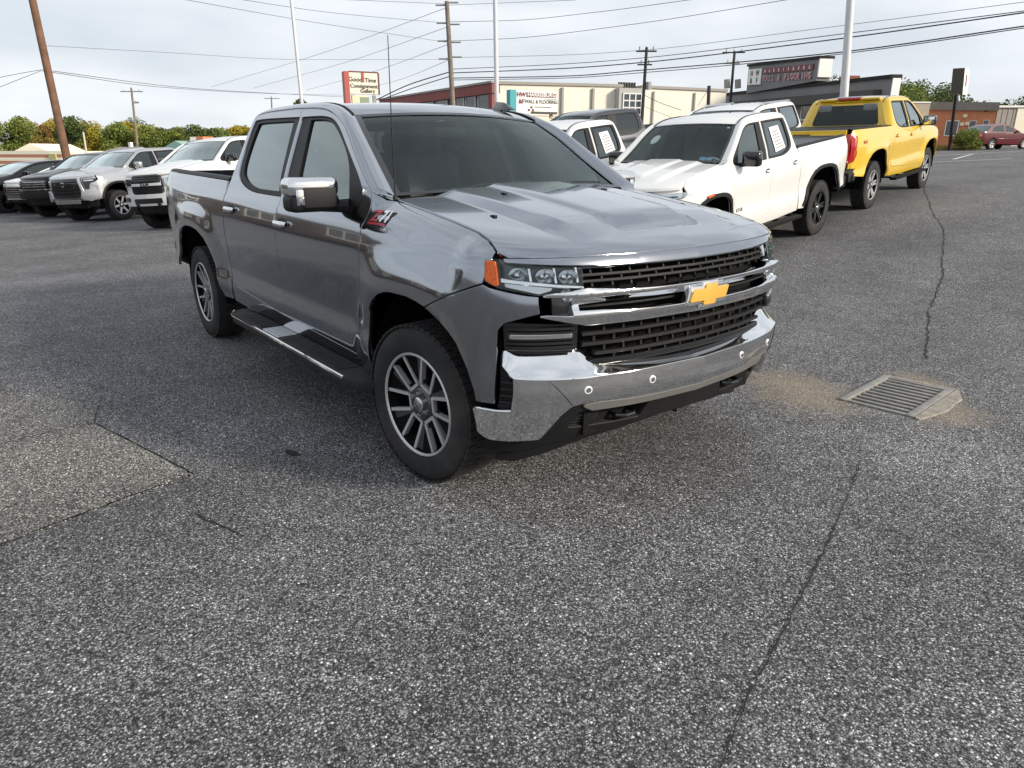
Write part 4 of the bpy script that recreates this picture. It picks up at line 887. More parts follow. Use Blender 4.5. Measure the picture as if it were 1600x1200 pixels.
        MB().tube(edge, .012, 8).build('chrome_edge', M['chrome'], rb, smooth=True)
        MB().tube([(-2.5, sg*.965, .462), (-.5, sg*.965, .462)], .008, 8).build('chrome_edge', M['chrome2'], rb, smooth=True)
        for x0, x1 in ((-2.36, -1.86), (-1.52, -.62)):
            sp = panel('step_pad', rnd([(x0, .99), (x1, .99), (x1-.03, 1.115), (x0+.03, 1.115)], .02), sf, M['rubber'], rb, res=.3, depth=.004, bev=.004, osign=sg, off=.006)
            for k in range(6): rbox('tread_rib', ((x0+x1)/2, sg*(1.005+.02*k), .461), (x1-x0-.06, .006, .006), M['black'], sp, .002)
        panel('step_plate', rnd([(-1.83, .985), (-1.55, .985), (-1.55, 1.12), (-1.83, 1.12)], .01), sf, M['chrome2'], rb, res=.3, depth=.003, bev=.002, osign=sg, off=.005)
        for x in (-2.2, -1.3, -.7): rbox('bracket', (x, sg*.88, .42), (.06, .22, .03), M['frame'], rb, .005)
    # ---------------- door mirrors
    for sg in (-1, 1):
        mr = empty('door_mirror'); mr.parent = root
        X0, X1 = -.84, -.69; Y0, Y1 = .995, 1.27
        def shell(nm, z0, z1, m, y0=Y0, y1=Y1, bulge=.03, x1=X1):
            b = MB(); b.box(((X0+x1)/2, sg*(y0+y1)/2, (z0+z1)/2), (x1-X0, y1-y0, z1-z0)); return b.build(nm, m, mr, bevel=bulge, seg=4)
        shell('mirror_cap', 1.375, 1.475, M['chrome'], bulge=.035); shell('mirror_base', 1.30, 1.392, M['trim'], y0=Y0+.0, y1=Y1-.006, bulge=.03, x1=X1-.004)
        b = MB(); b.box((X1-.004, sg*(Y0+.115), 1.372), (.022, .185, .105)); b.build('mirror_face', M['black'], mr, bevel=.009, seg=3)
        b = MB(); b.box((X1-.006, sg*(Y1-.055), 1.375), (.026, .045, .085)); b.build('turn_signal', M['lampsil'], mr, bevel=.009, seg=3)
        rbox('mirror_glass', (X0-.002, sg*(Y0+Y1)/2, 1.385), (.008, .21, .14), M['chrome'], mr, .003)
        MB().tube([(-.70, sg*.945, 1.325), (-.73, sg*1.0, 1.325), (-.76, sg*1.07, 1.335)], [.04, .034, .04], 10).build('mirror_arm', M['trim'], mr, smooth=True)
        # black sail at the corner of the door glass
    # ---------------- antenna, wipers, washer jets, emblem
    MB().tube([(-.372, -.845, 1.36), (-.372, -.845, 1.385), (-.372, -.845, 1.392)], [.014, .012, .006], 10).build('antenna_base', M['trim'], root, smooth=True)
    MB().tube([(-.372, -.845, 1.388), (-.372, -.845, 1.75), (-.366, -.845, 2.124)], [.004, .003, .0022], 6).build('antenna', M['trim'], root, smooth=True)
    for pts in ([(-.40, -.60, 1.392), (-.44, -.25, 1.425), (-.47, .12, 1.436)], [(-.39, .10, 1.408), (-.42, .42, 1.424), (-.45, .66, 1.418)]):
        MB().tube(pts, [.010, .008, .006], 6).build('wiper', M['trim'], root, smooth=True)
    for x, y in ((.22, -.66), (-.10, -.36), (.22, .66), (-.10, .36)):
        z = float(hood_z(np.array(x), np.array(y))); rbox('washer_jet', (x, y, z+.002), (.035, .02, .009), M['black'], root, .003)
    b = MB(); b.add([(-2.22, -.0, 1.915), (-1.98, -.035, 1.918), (-1.98, .035, 1.918), (-2.26, .035, 1.912), (-2.26, -.035, 1.912), (-2.22, 0, 1.985), (-2.10, 0, 1.975)], [(1, 2, 6), (1, 6, 5, 4), (2, 3, 5, 6), (3, 4, 5), (1, 4, 3, 2)])
    b.v = [(x*.85+.48, y*.9+.55, z*.95+.055) for x, y, z in b.v]; b.build('roof_antenna', M['gloss'], root, bevel=.006)
    es = sidesurf(.0)
    for txt, u0, mt in (('Z', -.375, M['redb']), ('7', -.285, M['chrome']), ('1', -.215, M['chrome'])):
        pass
    em = empty('emblem'); em.parent = root
    def sl(pts): return [(u+.25*(v-1.285), v) for u, v in pts]
    panel('emblem_plate', sl([(-.42, 1.262), (-.235, 1.262), (-.215, 1.318), (-.40, 1.318)]), es, M['trim'], em, res=.06, depth=.003, bev=.001, off=.002)
    text_on('emblem_letter', 'Z', es, (-.366, 1.293), .072, M['redb'], em, off=.004, shear=.25, bold=.002, stretch=1.5)
    text_on('emblem_letter', '71', es, (-.278, 1.293), .072, M['chrome'], em, off=.004, shear=.25, bold=.002, stretch=1.15)
    panel('emblem_underline', sl([(-.41, 1.255), (-.24, 1.255), (-.238, 1.263), (-.408, 1.263)]), es, M['redb'], em, res=.06, depth=.003, bev=.0005, off=.004)
    # ---------------- rear bumper and exhaust
    rows = []
    for y in np.linspace(-.95, .95, 25):
        a = abs(y); x = -4.95+.16*max(0, (a-.70)/.25)**2; rows.append([(x+.06, y, .77), (x, y, .76), (x-.015, y, .68), (x, y, .585), (x+.05, y, .57)])
    lofted('bumper', rows, M['chrome'], root, flip=True)
    MB().tube([(-3.9, -.62, .47), (-4.5, -.72, .47), (-4.75, -.80, .46)], .04, 12).build('exhaust_pipe', M['chrome2'], root, smooth=True)
    return root
HERO = hero()
# ------------------------------------------------------------------ the other vehicles
def make_warp(xk, xv, zk, zv, ys):
    fx, fz = pch(xk, xv), pch(zk, zv)
    return lambda P: np.stack([fx(P[:, 0]), P[:, 1]*ys, fz(P[:, 2])], 1)
XK = [-4.95, -4.87, -3.745, -2.83, -.42, 0, .93]; ZK = [0, .405, .55, .96, 1.19, 1.36, 1.9]
FH = np.array([math.cos(YAW), math.sin(YAW)]); RH = np.array([math.sin(YAW), -math.cos(YAW)])
def set_on_ground(root, front_mid, heading, wb, half):
    """put the vehicle's front axle at front_mid (x,y), pointing along heading, tilted with the ground"""
    h = np.array(heading)/np.linalg.norm(heading); l = np.array([-h[1], h[0]]); f = np.array(front_mid); r = f-h*wb
    zf = [float(gz(*(f+s*l*half))) for s in (1, -1)]; zr = [float(gz(*(r+s*l*half))) for s in (1, -1)]
    X = np.array([*(f-r), (sum(zf)-sum(zr))/2]); X /= np.linalg.norm(X); Yv = np.array([*(2*half*l), (zf[0]+zr[0]-zf[1]-zr[1])/2]); Yv -= X*(X@Yv); Yv /= np.linalg.norm(Yv); Zv = np.cross(X, Yv)
    M = Matrix(((X[0], Yv[0], Zv[0], f[0]), (X[1], Yv[1], Zv[1], f[1]), (X[2], Yv[2], Zv[2], sum(zf)/2), (0, 0, 0, 1))); root.location = M.to_translation(); root.rotation_euler = M.to_euler()
def by_fl(root, d, r, hd, hr, wb, half=.85):      # front-left wheel at (forward, sideways), heading in the same frame
    fl = dr(d, r)[:2]; h = FH*hd+RH*hr; h /= np.linalg.norm(h); l = np.array([-h[1], h[0]]); set_on_ground(root, fl-l*half, h, wb, half)
def wheels(root, wb, y, R, key, style, spoke=None, dark=None, steer=0.0):
    for x in (0, -wb):
        for sg in (-1, 1): put_wheel(root, (x, sg*y, R), sg, key, R=R, W=.265, rim=R*.62, style=style, spoke_mat=spoke, dark=dark, steer=steer if x == 0 else 0)
def arch_trim(root, warp, m, sides=(-1, 1), th=.055):
    for sg in sides:
        for A, xc, zc in ((ARCH_F, .06, .47), (ARCH_R, -3.72, .47)):
            o = [(xc+(x-xc)*(1+th/.5), zc+(z-zc)*(1+th/.5)) for x, z in A]; s = sidesurf(.004); s = s if sg < 0 else mir(s)
            panel('arch_trim', A+o[::-1], lambda U, V, s=s: warp(s(U, V)), m, root, osign=1 if sg < 0 else -1, res=.07, depth=.02, off=.008)
def simple_mirror(root, warp, m, sides=(-1, 1)):
    for sg in sides:
        p = warp(np.array([[-.72, sg*.985, 1.345]]))[0]; e = empty('door_mirror'); e.parent = root; e.location = p
        rbox('mirror_shell', (-.02, sg*.13, .06), (.13, .24, .19), m, e, .04, seg=3); rbox('mirror_glass', (-.088, sg*.13, .06), (.008, .19, .14), MAT['chrome'], e, .003); rbox('mirror_arm', (0, sg*.01, -.01), (.07, .10, .05), MAT['trim'], e, .015)
def step_bar(root, warp, m, sides=(-1, 1), tube=True):
    for sg in sides:
        e = empty('side_step'); e.parent = root; a = warp(np.array([[-.5, sg*1.06, .42], [-2.75, sg*1.06, .42]]))
        rbox('step', ((a[0]+a[1])/2), (abs(a[0][0]-a[1][0]), .13, .05), m, e, .02)
        for t in (.1, .4, .7, .95): q = a[0]*(1-t)+a[1]*t; rbox('bracket', q+np.array([0, -sg*.14, .02]), (.05, .20, .035), m, e, .008)
def nose(root, warp, pm, grille, lamps, bumper='black', lower=None):
    """body-coloured front with the fittings proud of it; all outlines in the grey truck's front frame"""
    M = MAT
    fpoly('nose', sym([(-.955, .56, .02), (-.955, 1.05), (-.93, 1.172), (-.5, 1.152)]), pm, root, off=-.03, depth=.03, res=.09, warp=warp)
    fpoly('valance', sym([(-.90, .42, .02), (-.95, .60)]), M['black'], root, off=-.06, depth=.03, res=.1, warp=warp)
def white_pickup(label, FL, head, papers=True, near=True, text=True):
    M = MAT; pm = MAT['wpaint']; root = empty('pickup_truck'); tag(root, label, 'pickup', 'white pickups parked nose-out'); wb = 3.34
    w = make_warp(XK, [-4.53, -4.46, -3.34, -2.50, -.42, 0, .93], ZK, [0, .42, .60, 1.02, 1.20, 1.36, 1.91], .935)
    build_cab_body(root, pm, w, res=.07, handle=pm, interior=near, glass_r='privacy')
    nose(root, w, pm, None, None)
    fbox('grille', -.62, .62, .80, 1.135, M['gloss'], root, off=.0, depth=.04, r=.03, res=.1, warp=w)
    for z in (.86, .93, 1.0, 1.07): fbox('slat', -.60, .60, z-.01, z+.01, M['black'], root, off=.012, depth=.02, r=.003, res=.2, warp=w)
    fbox('bumper', -.90, .90, .56, .74, M['black'], root, off=.05, depth=.1, r=.03, res=.1, warp=w)
    for sg in (-1, 1):
        hl = fpoly('headlamp', [(sg*.965, 1.135, .02), (sg*.955, 1.06, .02), (sg*.80, 1.035), (sg*.64, 1.045, .01), (sg*.64, 1.105, .01), (sg*.80, 1.12)], M['lampsil'], root, off=.006, depth=.05, res=.04, warp=w)
        fpoly('lamp_lens', [(sg*.968, 1.14, .02), (sg*.958, 1.055, .02), (sg*.80, 1.03), (sg*.635, 1.04, .01), (sg*.635, 1.11, .01), (sg*.80, 1.125)], M['lens'], hl, off=.016, depth=.003, res=.05, warp=w)
        fbox('lamp_bar', min(sg*.66, sg*.90), max(sg*.66, sg*.90), 1.066, 1.082, M['gloss'], hl, off=.012, depth=.004, r=.003, warp=w)
        fpoly('side_marker', [(sg*.972, 1.13), (sg*.962, 1.065), (sg*.935, 1.06), (sg*.94, 1.128)], M['chrome2'], hl, off=.013, depth=.004, res=.05, warp=w)
    arch_trim(root, w, M['black']); simple_mirror(root, w, M['gloss']); step_bar(root, w, M['frame'])
    s = mir(sidesurf(0)); S = lambda U, V: w(s(U, V))
    panel('marker_lamp', [(.12, 1.0), (.26, .985), (.26, 1.012), (.12, 1.025)], S, M['amber'], root, osign=-1, off=.024, depth=.01, res=.05)
    wheels(root, wb, .80, .42, 'offroad_black', 'six', 'dalloy', 'dalloy')
    rbox('bumper', (-4.52, 0, .68), (.16, 1.7, .2), M['black'], root, .03)
    if papers:
        panel('window_sticker', [(-2.36, 1.44), (-1.98, 1.40), (-1.96, 1.72), (-2.30, 1.735)], S, M['paper'], root, osign=-1, off=-.012, depth=.001, res=.1, bev=.0005)
        for k in range(6): panel('sticker_print', [(-2.32+.012*k, 1.47+k*.04), (-2.02, 1.445+k*.04), (-2.02, 1.457+k*.04), (-2.32+.012*k, 1.482+k*.04)], S, BM_INK, root, osign=-1, off=-.0105, depth=.0005, res=.2, bev=.0003)
    if text:
        for i, ch in enumerate('AT4X'):
            V, Fc = text2d(ch, .055, 0, .003); U = V[:, 0]*-1.1-.62-i*.052; Wv = V[:, 1]+.70; p = S(U, Wv); p[:, 1] += .004; obj('door_badge', p, Fc, M['gloss'], root, smooth=False)
    # stickers in the windscreen
    if near:
        ta = np.linspace(0, 1, len(PILLAR_W)); cv = [pch(ta, PILLAR_W[:, k]) for k in range(3)]
        def WS(U, V): t = np.clip(V, 0, 1)*3/(len(PILLAR_W)-1); bow = .075*(1-V)+.10*V; cr_ = .022*(1-V)+.028*V; return w(np.stack([cv[0](t)+bow*(1-U**2)-.012, cv[1](t)*U, cv[2](t)+cr_*(1-U**2)-.012], 1))
        for nm, pts, m in (('oval_sticker', [(-.62+.10*math.cos(a), .56+.10*math.sin(a)) for a in np.linspace(0, 6.28, 18, endpoint=False)], M['paper']), ('inspection_sticker', [(.60, .07), (.70, .07), (.70, .15), (.60, .15)], BM_BLUE), ('inspection_sticker', [(.72, .07), (.82, .07), (.82, .15), (.72, .15)], BM_BLUE), ('corner_sticker', [(.84, .86), (.89, .86), (.89, .92), (.84, .92)], M['paper'])):
            panel(nm, pts, WS, m, root, osign=1, res=.2, depth=.001, bev=.0005)
        rbox('mirror_housing', w(np.array([[-1.12, 0, 1.73]]))[0], (.10, .22, .10), M['trim'], root, .03)
    by_fl(root, FL[0], FL[1], head[0], head[1], wb); return root
MAT['wpaint'] = paint('white_paint', (.74, .74, .72), 0, .3); MAT['ypaint'] = paint('yellow_paint', (.72, .47, .018), 0, .3); MAT['bpaint'] = mat('black_paint', (.004, .004, .005), .2, coat=.35, spec=.35); MAT['spaint'] = paint('silver_paint', (.52, .53, .54), .7, .28); MAT['gpaint'] = paint('dark_blue_paint', (.03, .035, .05), .3, .25); MAT['rpaint'] = mat('dark_red_paint', (.085, .006, .014), .35, coat=.35, spec=.2)
BM_INK = mat('print_ink', (.16, .16, .17), .8); BM_BLUE = mat('sticker_blue', (.25, .42, .62), .6)
HC = (-.783, -.623); LC = (HC[1], -HC[0])                      # heading and left of the nose-out row, (forward, sideways)
white_pickup('white crew-cab pickup with black arch trims parked beside the grey pickup', (9.1, 2.5), (-.72, -.694))
white_pickup('white pickup cab with paper in its rear window, half hidden behind the grey hood', (9.25-2.75*LC[0]+.35*HC[0], 2.85-2.75*LC[1]+.35*HC[1]), HC, text=False)
def yellow_pickup():
    M = MAT; pm = M['ypaint']; root = empty('pickup_truck'); tag(root, 'bright yellow crew-cab pickup seen from behind at the right', 'pickup'); wb = 3.34
    w = make_warp(XK, [-4.53, -4.46, -3.34, -2.50, -.42, 0, .93], ZK, [0, .42, .60, 1.02, 1.20, 1.36, 1.91], .935)
    tl = [(-4.868, 1.335, .02), (-4.80, 1.335, .02), (-4.73, 1.32, .02), (-4.745, 1.20), (-4.76, 1.08), (-4.73, .98, .02), (-4.775, .84, .02), (-4.868, .82, .01)]
    build_cab_body(root, pm, w, res=.07, handle=pm, tail=tl); nose(root, w, pm, None, None)
    fbox('grille', -.62, .62, .80, 1.135, M['gloss'], root, off=.0, depth=.04, r=.03, res=.1, warp=w)
    for sg in (-1, 1): fpoly('headlamp', [(sg*.965, 1.135, .02), (sg*.955, 1.06, .02), (sg*.64, 1.045, .01), (sg*.64, 1.105, .01)], M['lampsil'], root, off=.006, depth=.05, res=.06, warp=w)
    fbox('bumper', -.90, .90, .56, .74, M['black'], root, off=.05, depth=.1, r=.03, res=.1, warp=w)
    simple_mirror(root, w, M['gloss']); step_bar(root, w, M['frame']); wheels(root, wb, .80, .42, 'offroad_bright', 'six', 'mach', 'dalloy')
    # rear lamps wrap onto the tailgate end; black bumper with corner steps
    for sg in (-1, 1):
        p = w(np.array([[-4.872, sg*.85, 1.08]]))[0]; rbox('tail_lamp', p, (.03, .08, .50), M['red'], root, .012)
        rbox('lamp_divider', p+np.array([-.004, 0, -.02]), (.03, .085, .03), M['gloss'], root, .005); rbox('reverse_lamp', p+np.array([-.004, 0, -.20]), (.03, .07, .035), M['white'], root, .006)
    rows = []
    for y in np.linspace(-.93, .93, 25):
        a = abs(y); x = -4.63+.20*max(0, (a-.66)/.27)**2; rows.append([(x+.10, y, .80), (x, y, .79), (x-.02, y, .70), (x, y, .60), (x+.09, y, .57)])
    lofted('bumper', rows, M['black'], root, flip=True)
    rbox('hitch', (-4.66, 0, .52), (.14, .1, .09), M['frame'], root, .01); rbox('bumper_skirt', (-4.40, -.80, .66), (.34, .22, .16), M['black'], root, .03); rbox('bumper_skirt', (-4.40, .80, .66), (.34, .22, .16), M['black'], root, .03)
    p = w(np.array([[-2.63, 0, 1.875]]))[0]; rbox('brake_lamp', p+np.array([-.02, 0, .012]), (.08, .42, .05), M['red'], root, .015); rbox('brake_lamp_cover', p+np.array([.02, 0, .04]), (.10, .46, .03), M['chrome2'], root, .01)
    for sg in (-1, 1): rbox('roof_spoiler', p+np.array([-.01, sg*.40, .0]), (.10, .34, .045), pm, root, .015)
    MB().tube([(-4.0, -.55, .50), (-4.35, -.62, .50)], .035, 10).build('exhaust_pipe', M['chrome2'], root, smooth=True)
    # tonneau rails and the dark bed cover
    rbox('bed_cover', ((w(np.array([[-2.9, 0, 1.40]]))[0]+w(np.array([[-4.8, 0, 1.42]]))[0])/2), (1.62, 1.52, .03), M['black'], root, .01)
    s = sidesurf(0); S = lambda U, V: w(s(U, V)); V, Fc = text2d('4x4', .10, .2, .004); p_ = S(V[:, 0]*1.2-4.45, V[:, 1]+1.20); p_[:, 1] -= .003; obj('bed_badge', p_, Fc, BM_RUST, root, smooth=False)
    fr = dr(15.9, 8.8)[:2]; rr_ = dr(13.45, 6.5)[:2]; h = fr-rr_; h /= np.linalg.norm(h); rt = np.array([h[1], -h[0]]); set_on_ground(root, fr-rt*.80, h, wb, .8)
BM_RUST = mat('badge_red', (.35, .06, .02), .5)
yellow_pickup()
# ---- the row facing out at the left, and vehicles half hidden behind
def row_vehicle(name, label, cat, group, pm, FL, head, zv, style, suv=False, wb=3.7, xv=None, R=.42, ys=1.0, glassr='privacy', wheel=('row_dark', 'five', 'dalloy', 'dalloy'), rails=False, low=False):
    M = MAT; root = empty(name); tag(root, label, cat, group); k = wb/3.745
    xv = xv or ([-4.95, -4.87, -wb, -2.83*k, -.42, 0, .93] if not suv else [-4.3, -4.2, -wb, -3.75, -.42, 0, .93])
    w = make_warp(XK, xv, ZK, zv, ys); build_cab_body(root, pm, w, res=.10, bed=not suv, handle='chrome' if not low else None, interior=not low, glass_f='glass', glass_r=glassr, ws='skyglass' if not low else 'wsglass')
    nose(root, w, pm, None, None); simple_mirror(root, w, M['gloss'] if style != 'silver' else pm); wheels(root, wb, .86*ys, R, *wheel)
    F = lambda nm, *a, **k_: fbox(nm, *a, warp=w, **k_)
    if style == 'tallgrille':                      # white heavy pickup
        g = fpoly('grille', sym([(-.40, .80, .05), (-.47, .84, .05), (-.43, 1.13, .05), (-.36, 1.17, .03)]), M['gloss'], root, off=.035, depth=.08, res=.1, warp=w)
        for z in (.85, .89, .93, 1.05, 1.09, 1.13): F('slat', -.40, .40, z-.008, z+.008, M['black'], g, off=.045, depth=.02, r=.002, res=.2)
        F('grille_bar', -.44, .44, .968, 1.012, pm, g, off=.05, depth=.03, r=.01, res=.2)
        s = fsurf0(.056); text_on('grille_letters', 'RAM', lambda U, V: w(s(U, V)), (0, .99), .075, M['gloss'], g, bold=.001, stretch=1.7)
        for sg in (-1, 1):
            l0 = fpoly('headlamp', [(sg*.50, 1.10, .02), (sg*.52, .975, .02), (sg*.93, .985, .03), (sg*.95, 1.10, .02)], M['lampsil'], root, off=.0, depth=.05, res=.05, warp=w); fpoly('lamp_lens', [(sg*.50, 1.105, .02), (sg*.52, .97, .02), (sg*.93, .98, .03), (sg*.95, 1.105, .02)], M['lens'], l0, off=.012, depth=.003, res=.08, warp=w)
            for y in (.60, .72, .84): F('lamp_fin', min(sg*y, sg*(y+.02)), max(sg*y, sg*(y+.02)), .99, 1.09, M['gloss'], l0, off=.006, depth=.02, r=.002)
            fpoly('fog_lamp', [(sg*.58, .645, .03), (sg*.58, .73, .03), (sg*.82, .735, .03), (sg*.84, .655, .03)], M['gloss'], root, off=.065, depth=.04, res=.1, warp=w)
        b = F('bumper', -.95, .95, .555, .79, pm, root, off=.05, depth=.12, r=.05, res=.08); F('bumper_intake', -.42, .42, .60, .70, M['gloss'], b, off=.058, depth=.02, r=.02, res=.2)
        for sg in (-1, 1): F('tow_hook', min(sg*.30, sg*.36), max(sg*.30, sg*.36), .54, .60, M['black'], b, off=.09, depth=.06, r=.01)
    elif style == 'silver':
        g = fpoly('grille', sym([(-.52, .62, .04), (-.60, .80), (-.50, 1.14, .06)]), M['gloss'], root, off=.03, depth=.06, res=.1, warp=w)
        for z in (.70, .79, .88, .97, 1.06): F('slat', -.52, .52, z-.012, z+.012, M['black'], g, off=.04, depth=.02, r=.003, res=.2)
        s = fsurf0(.045); w2 = lambda U, V: w(s(U, V))
        for sg in (-1, 1):
            fpoly('grille_frame', [(sg*.50, 1.15), (sg*.60, .80), (sg*.54, .62), (sg*.60, .62), (sg*.67, .80), (sg*.55, 1.17)], M['spaint'], g, off=.045, depth=.05, res=.06, warp=w)
            fpoly('headlamp', [(sg*.63, 1.12, .02), (sg*.66, .98, .02), (sg*.70, .86, .02), (sg*.78, .86, .02), (sg*.80, .99), (sg*.95, 1.05, .02), (sg*.95, 1.12, .02)], M['gloss'], root, off=.006, depth=.05, res=.05, warp=w); F('lamp_unit', min(sg*.68, sg*.90), max(sg*.68, sg*.90), 1.065, 1.10, M['lampsil'], root, off=.015, depth=.02, r=.01)
            fpoly('bumper_corner', [(sg*.60, .60, .03), (sg*.60, .80, .04), (sg*.78, .83, .03), (sg*.97, .80, .03), (sg*.97, .60, .03), (sg*.80, .54, .03)], M['spaint'], root, off=.06, depth=.12, res=.06, warp=w)
        F('grille_frame', -.56, .56, 1.145, 1.175, M['spaint'], g, off=.045, depth=.05, r=.01, res=.2); F('skid_plate', -.5, .5, .50, .58, M['chrome2'], root, off=.06, depth=.05, r=.02, res=.2); arch_trim(root, w, M['black'], sides=(1,))
        x_ = [(-.10, .95), (.10, .95)]; text_on('grille_badge', 'O', w2, (0, 1.0), .16, M['chrome'], g, bold=.004, stretch=1.3)
    elif style == 'roundlamp':
        g = F('grille', -.55, .55, .86, 1.13, M['gloss'], root, off=.03, depth=.06, r=.05, res=.1)
        for z in (.92, .99, 1.06): F('slat', -.5, .5, z-.008, z+.008, M['chrome2'], g, off=.04, depth=.02, r=.003, res=.2)
        for sg in (-1, 1):
            l0 = fpoly('headlamp', [(sg*(.76+.13*math.cos(a)), 1.0+.11*math.sin(a)) for a in np.linspace(0, 6.283, 16, endpoint=False)], M['gloss'], root, off=.02, depth=.05, res=.05, warp=w)
            for dy, dz in ((-.05, .045), (.05, .045), (-.05, -.045), (.05, -.045)): fpoly('lamp_element', [(sg*(.76+dy*.9+.04*math.cos(a)), 1.0+dz*.9+.034*math.sin(a)) for a in np.linspace(0, 6.283, 8, endpoint=False)], M['white'], l0, off=.03, depth=.01, res=.05, warp=w)
        b = F('bumper', -.93, .93, .56, .78, M['black'], root, off=.06, depth=.12, r=.04, res=.1); F('chrome_strip', -.80, .80, .815, .835, M['chrome'], b, off=.05, depth=.02, r=.005, res=.2)
    elif style == 'widegrille':
        g = fpoly('grille', sym([(-.50, .60, .05), (-.72, .75, .05), (-.70, 1.0, .06)]), M['chrome2'], root, off=.03, depth=.05, res=.1, warp=w)
        for z in (.66, .73, .80, .87, .94): F('slat', -.6, .6, z-.016, z+.016, M['gloss'], g, off=.04, depth=.02, r=.003, res=.2)
        for sg in (-1, 1): fpoly('headlamp', [(sg*.66, 1.10, .02), (sg*.70, 1.03, .02), (sg*.95, 1.05, .02), (sg*.95, 1.11, .02)], M['lampsil'], root, off=.01, depth=.05, res=.05, warp=w)
    elif style == 'slimlamp':
        g = fpoly('grille', sym([(-.50, .70, .05), (-.62, .85, .05), (-.55, 1.05, .05)]), M['gloss'], root, off=.03, depth=.05, res=.1, warp=w)
        for sg in (-1, 1):
            fpoly('headlamp', [(sg*.56, 1.085, .02), (sg*.60, 1.01, .02), (sg*.80, 1.0), (sg*.95, 1.07, .02), (sg*.95, 1.10, .02)], M['white'], root, off=.015, depth=.05, res=.05, warp=w); fpoly('chrome_strip', [(sg*.55, .62), (sg*.80, .70), (sg*.92, .66), (sg*.92, .69), (sg*.80, .735), (sg*.55, .655)], M['chrome'], root, off=.04, depth=.03, res=.1, warp=w)
    if rails:
        for sg in (-1, 1):
            q = w(np.array([(x, sg*.66, 1.915 if -2.6 < x < -1.45 else 1.87) for x in np.linspace(-1.35, -2.72, 12)])); MB().tube(q, .022, 8).build('roof_rail', M['chrome2'] if rails == 'bright' else M['trim'], root, smooth=True)
    by_fl(root, FL[0], FL[1], head[0], head[1], wb, .86*ys); return root
HL = (-.93, -.37)
ZB = [0, .42, .62, 1.06, 1.33, 1.48, 2.0]
row_vehicle('pickup_truck', 'white heavy-duty pickup with a tall black grille just left of the grey pickup bed', 'pickup', 'vehicles in the left row', MAT['wpaint'], (17.3, -7.15), HL, ZB, 'tallgrille', wb=3.8, R=.42, wheel=('row_bright', 'five', 'mach', 'dalloy'))
row_vehicle('pickup_truck', 'silver pickup with black arch trim and wide trapezoid grille in the left row', 'pickup', 'vehicles in the left row', MAT['spaint'], (21.2, -11.45), HL, [0, .42, .62, 1.04, 1.28, 1.44, 1.95], 'silver', wb=3.7, wheel=('row_bright', 'five', 'mach', 'dalloy'))
row_vehicle('pickup_truck', 'black pickup with round four-part headlamps next to the silver one', 'pickup', 'vehicles in the left row', MAT['bpaint'], (23.4, -13.8), HL, [0, .42, .62, 1.04, 1.27, 1.43, 1.95], 'roundlamp', wb=3.6)
row_vehicle('sport_utility_vehicle', 'white vehicle with a silver slatted grille squeezed between the two black ones', 'car', 'vehicles in the left row', MAT['wpaint'], (25.9, -16.1), HL, [0, .38, .50, .92, 1.12, 1.25, 1.70], 'widegrille', suv=True, wb=2.9, R=.37)
row_vehicle('sport_utility_vehicle', 'black sport utility vehicle with slim white headlamps near the left frame edge', 'car', 'vehicles in the left row', MAT['bpaint'], (26.5, -18.45), HL, [0, .40, .54, .98, 1.17, 1.30, 1.80], 'slimlamp', suv=True, wb=2.95, R=.38)
row_vehicle('sport_utility_vehicle', 'silver vehicle with dark side windows at the left frame edge behind the black one', 'car', 'vehicles in the left row', MAT['spaint'], (35.0, -26.6), (-.2, .98), [0, .40, .54, .98, 1.17, 1.30, 1.80], 'slimlamp', suv=True, wb=2.95, R=.38)
row_vehicle('pickup_truck', 'dark pickup showing only its cab between the two white cabs at centre right', 'pickup', 'vehicles behind the white pickups', MAT['gpaint'], (17.0, 1.2), (-.55, -.83), [0, .42, .60, 1.02, 1.22, 1.38, 1.94], 'roundlamp', wb=3.5, low=True)
row_vehicle('sport_utility_vehicle', 'white sport utility vehicle with roof rails behind the white crew-cab pickup', 'car', 'vehicles behind the white pickups', MAT['wpaint'], (14.5, 4.35), HC, [0, .42, .58, 1.0, 1.20, 1.34, 1.88], 'widegrille', suv=True, wb=3.0, R=.40, rails='bright', low=True)
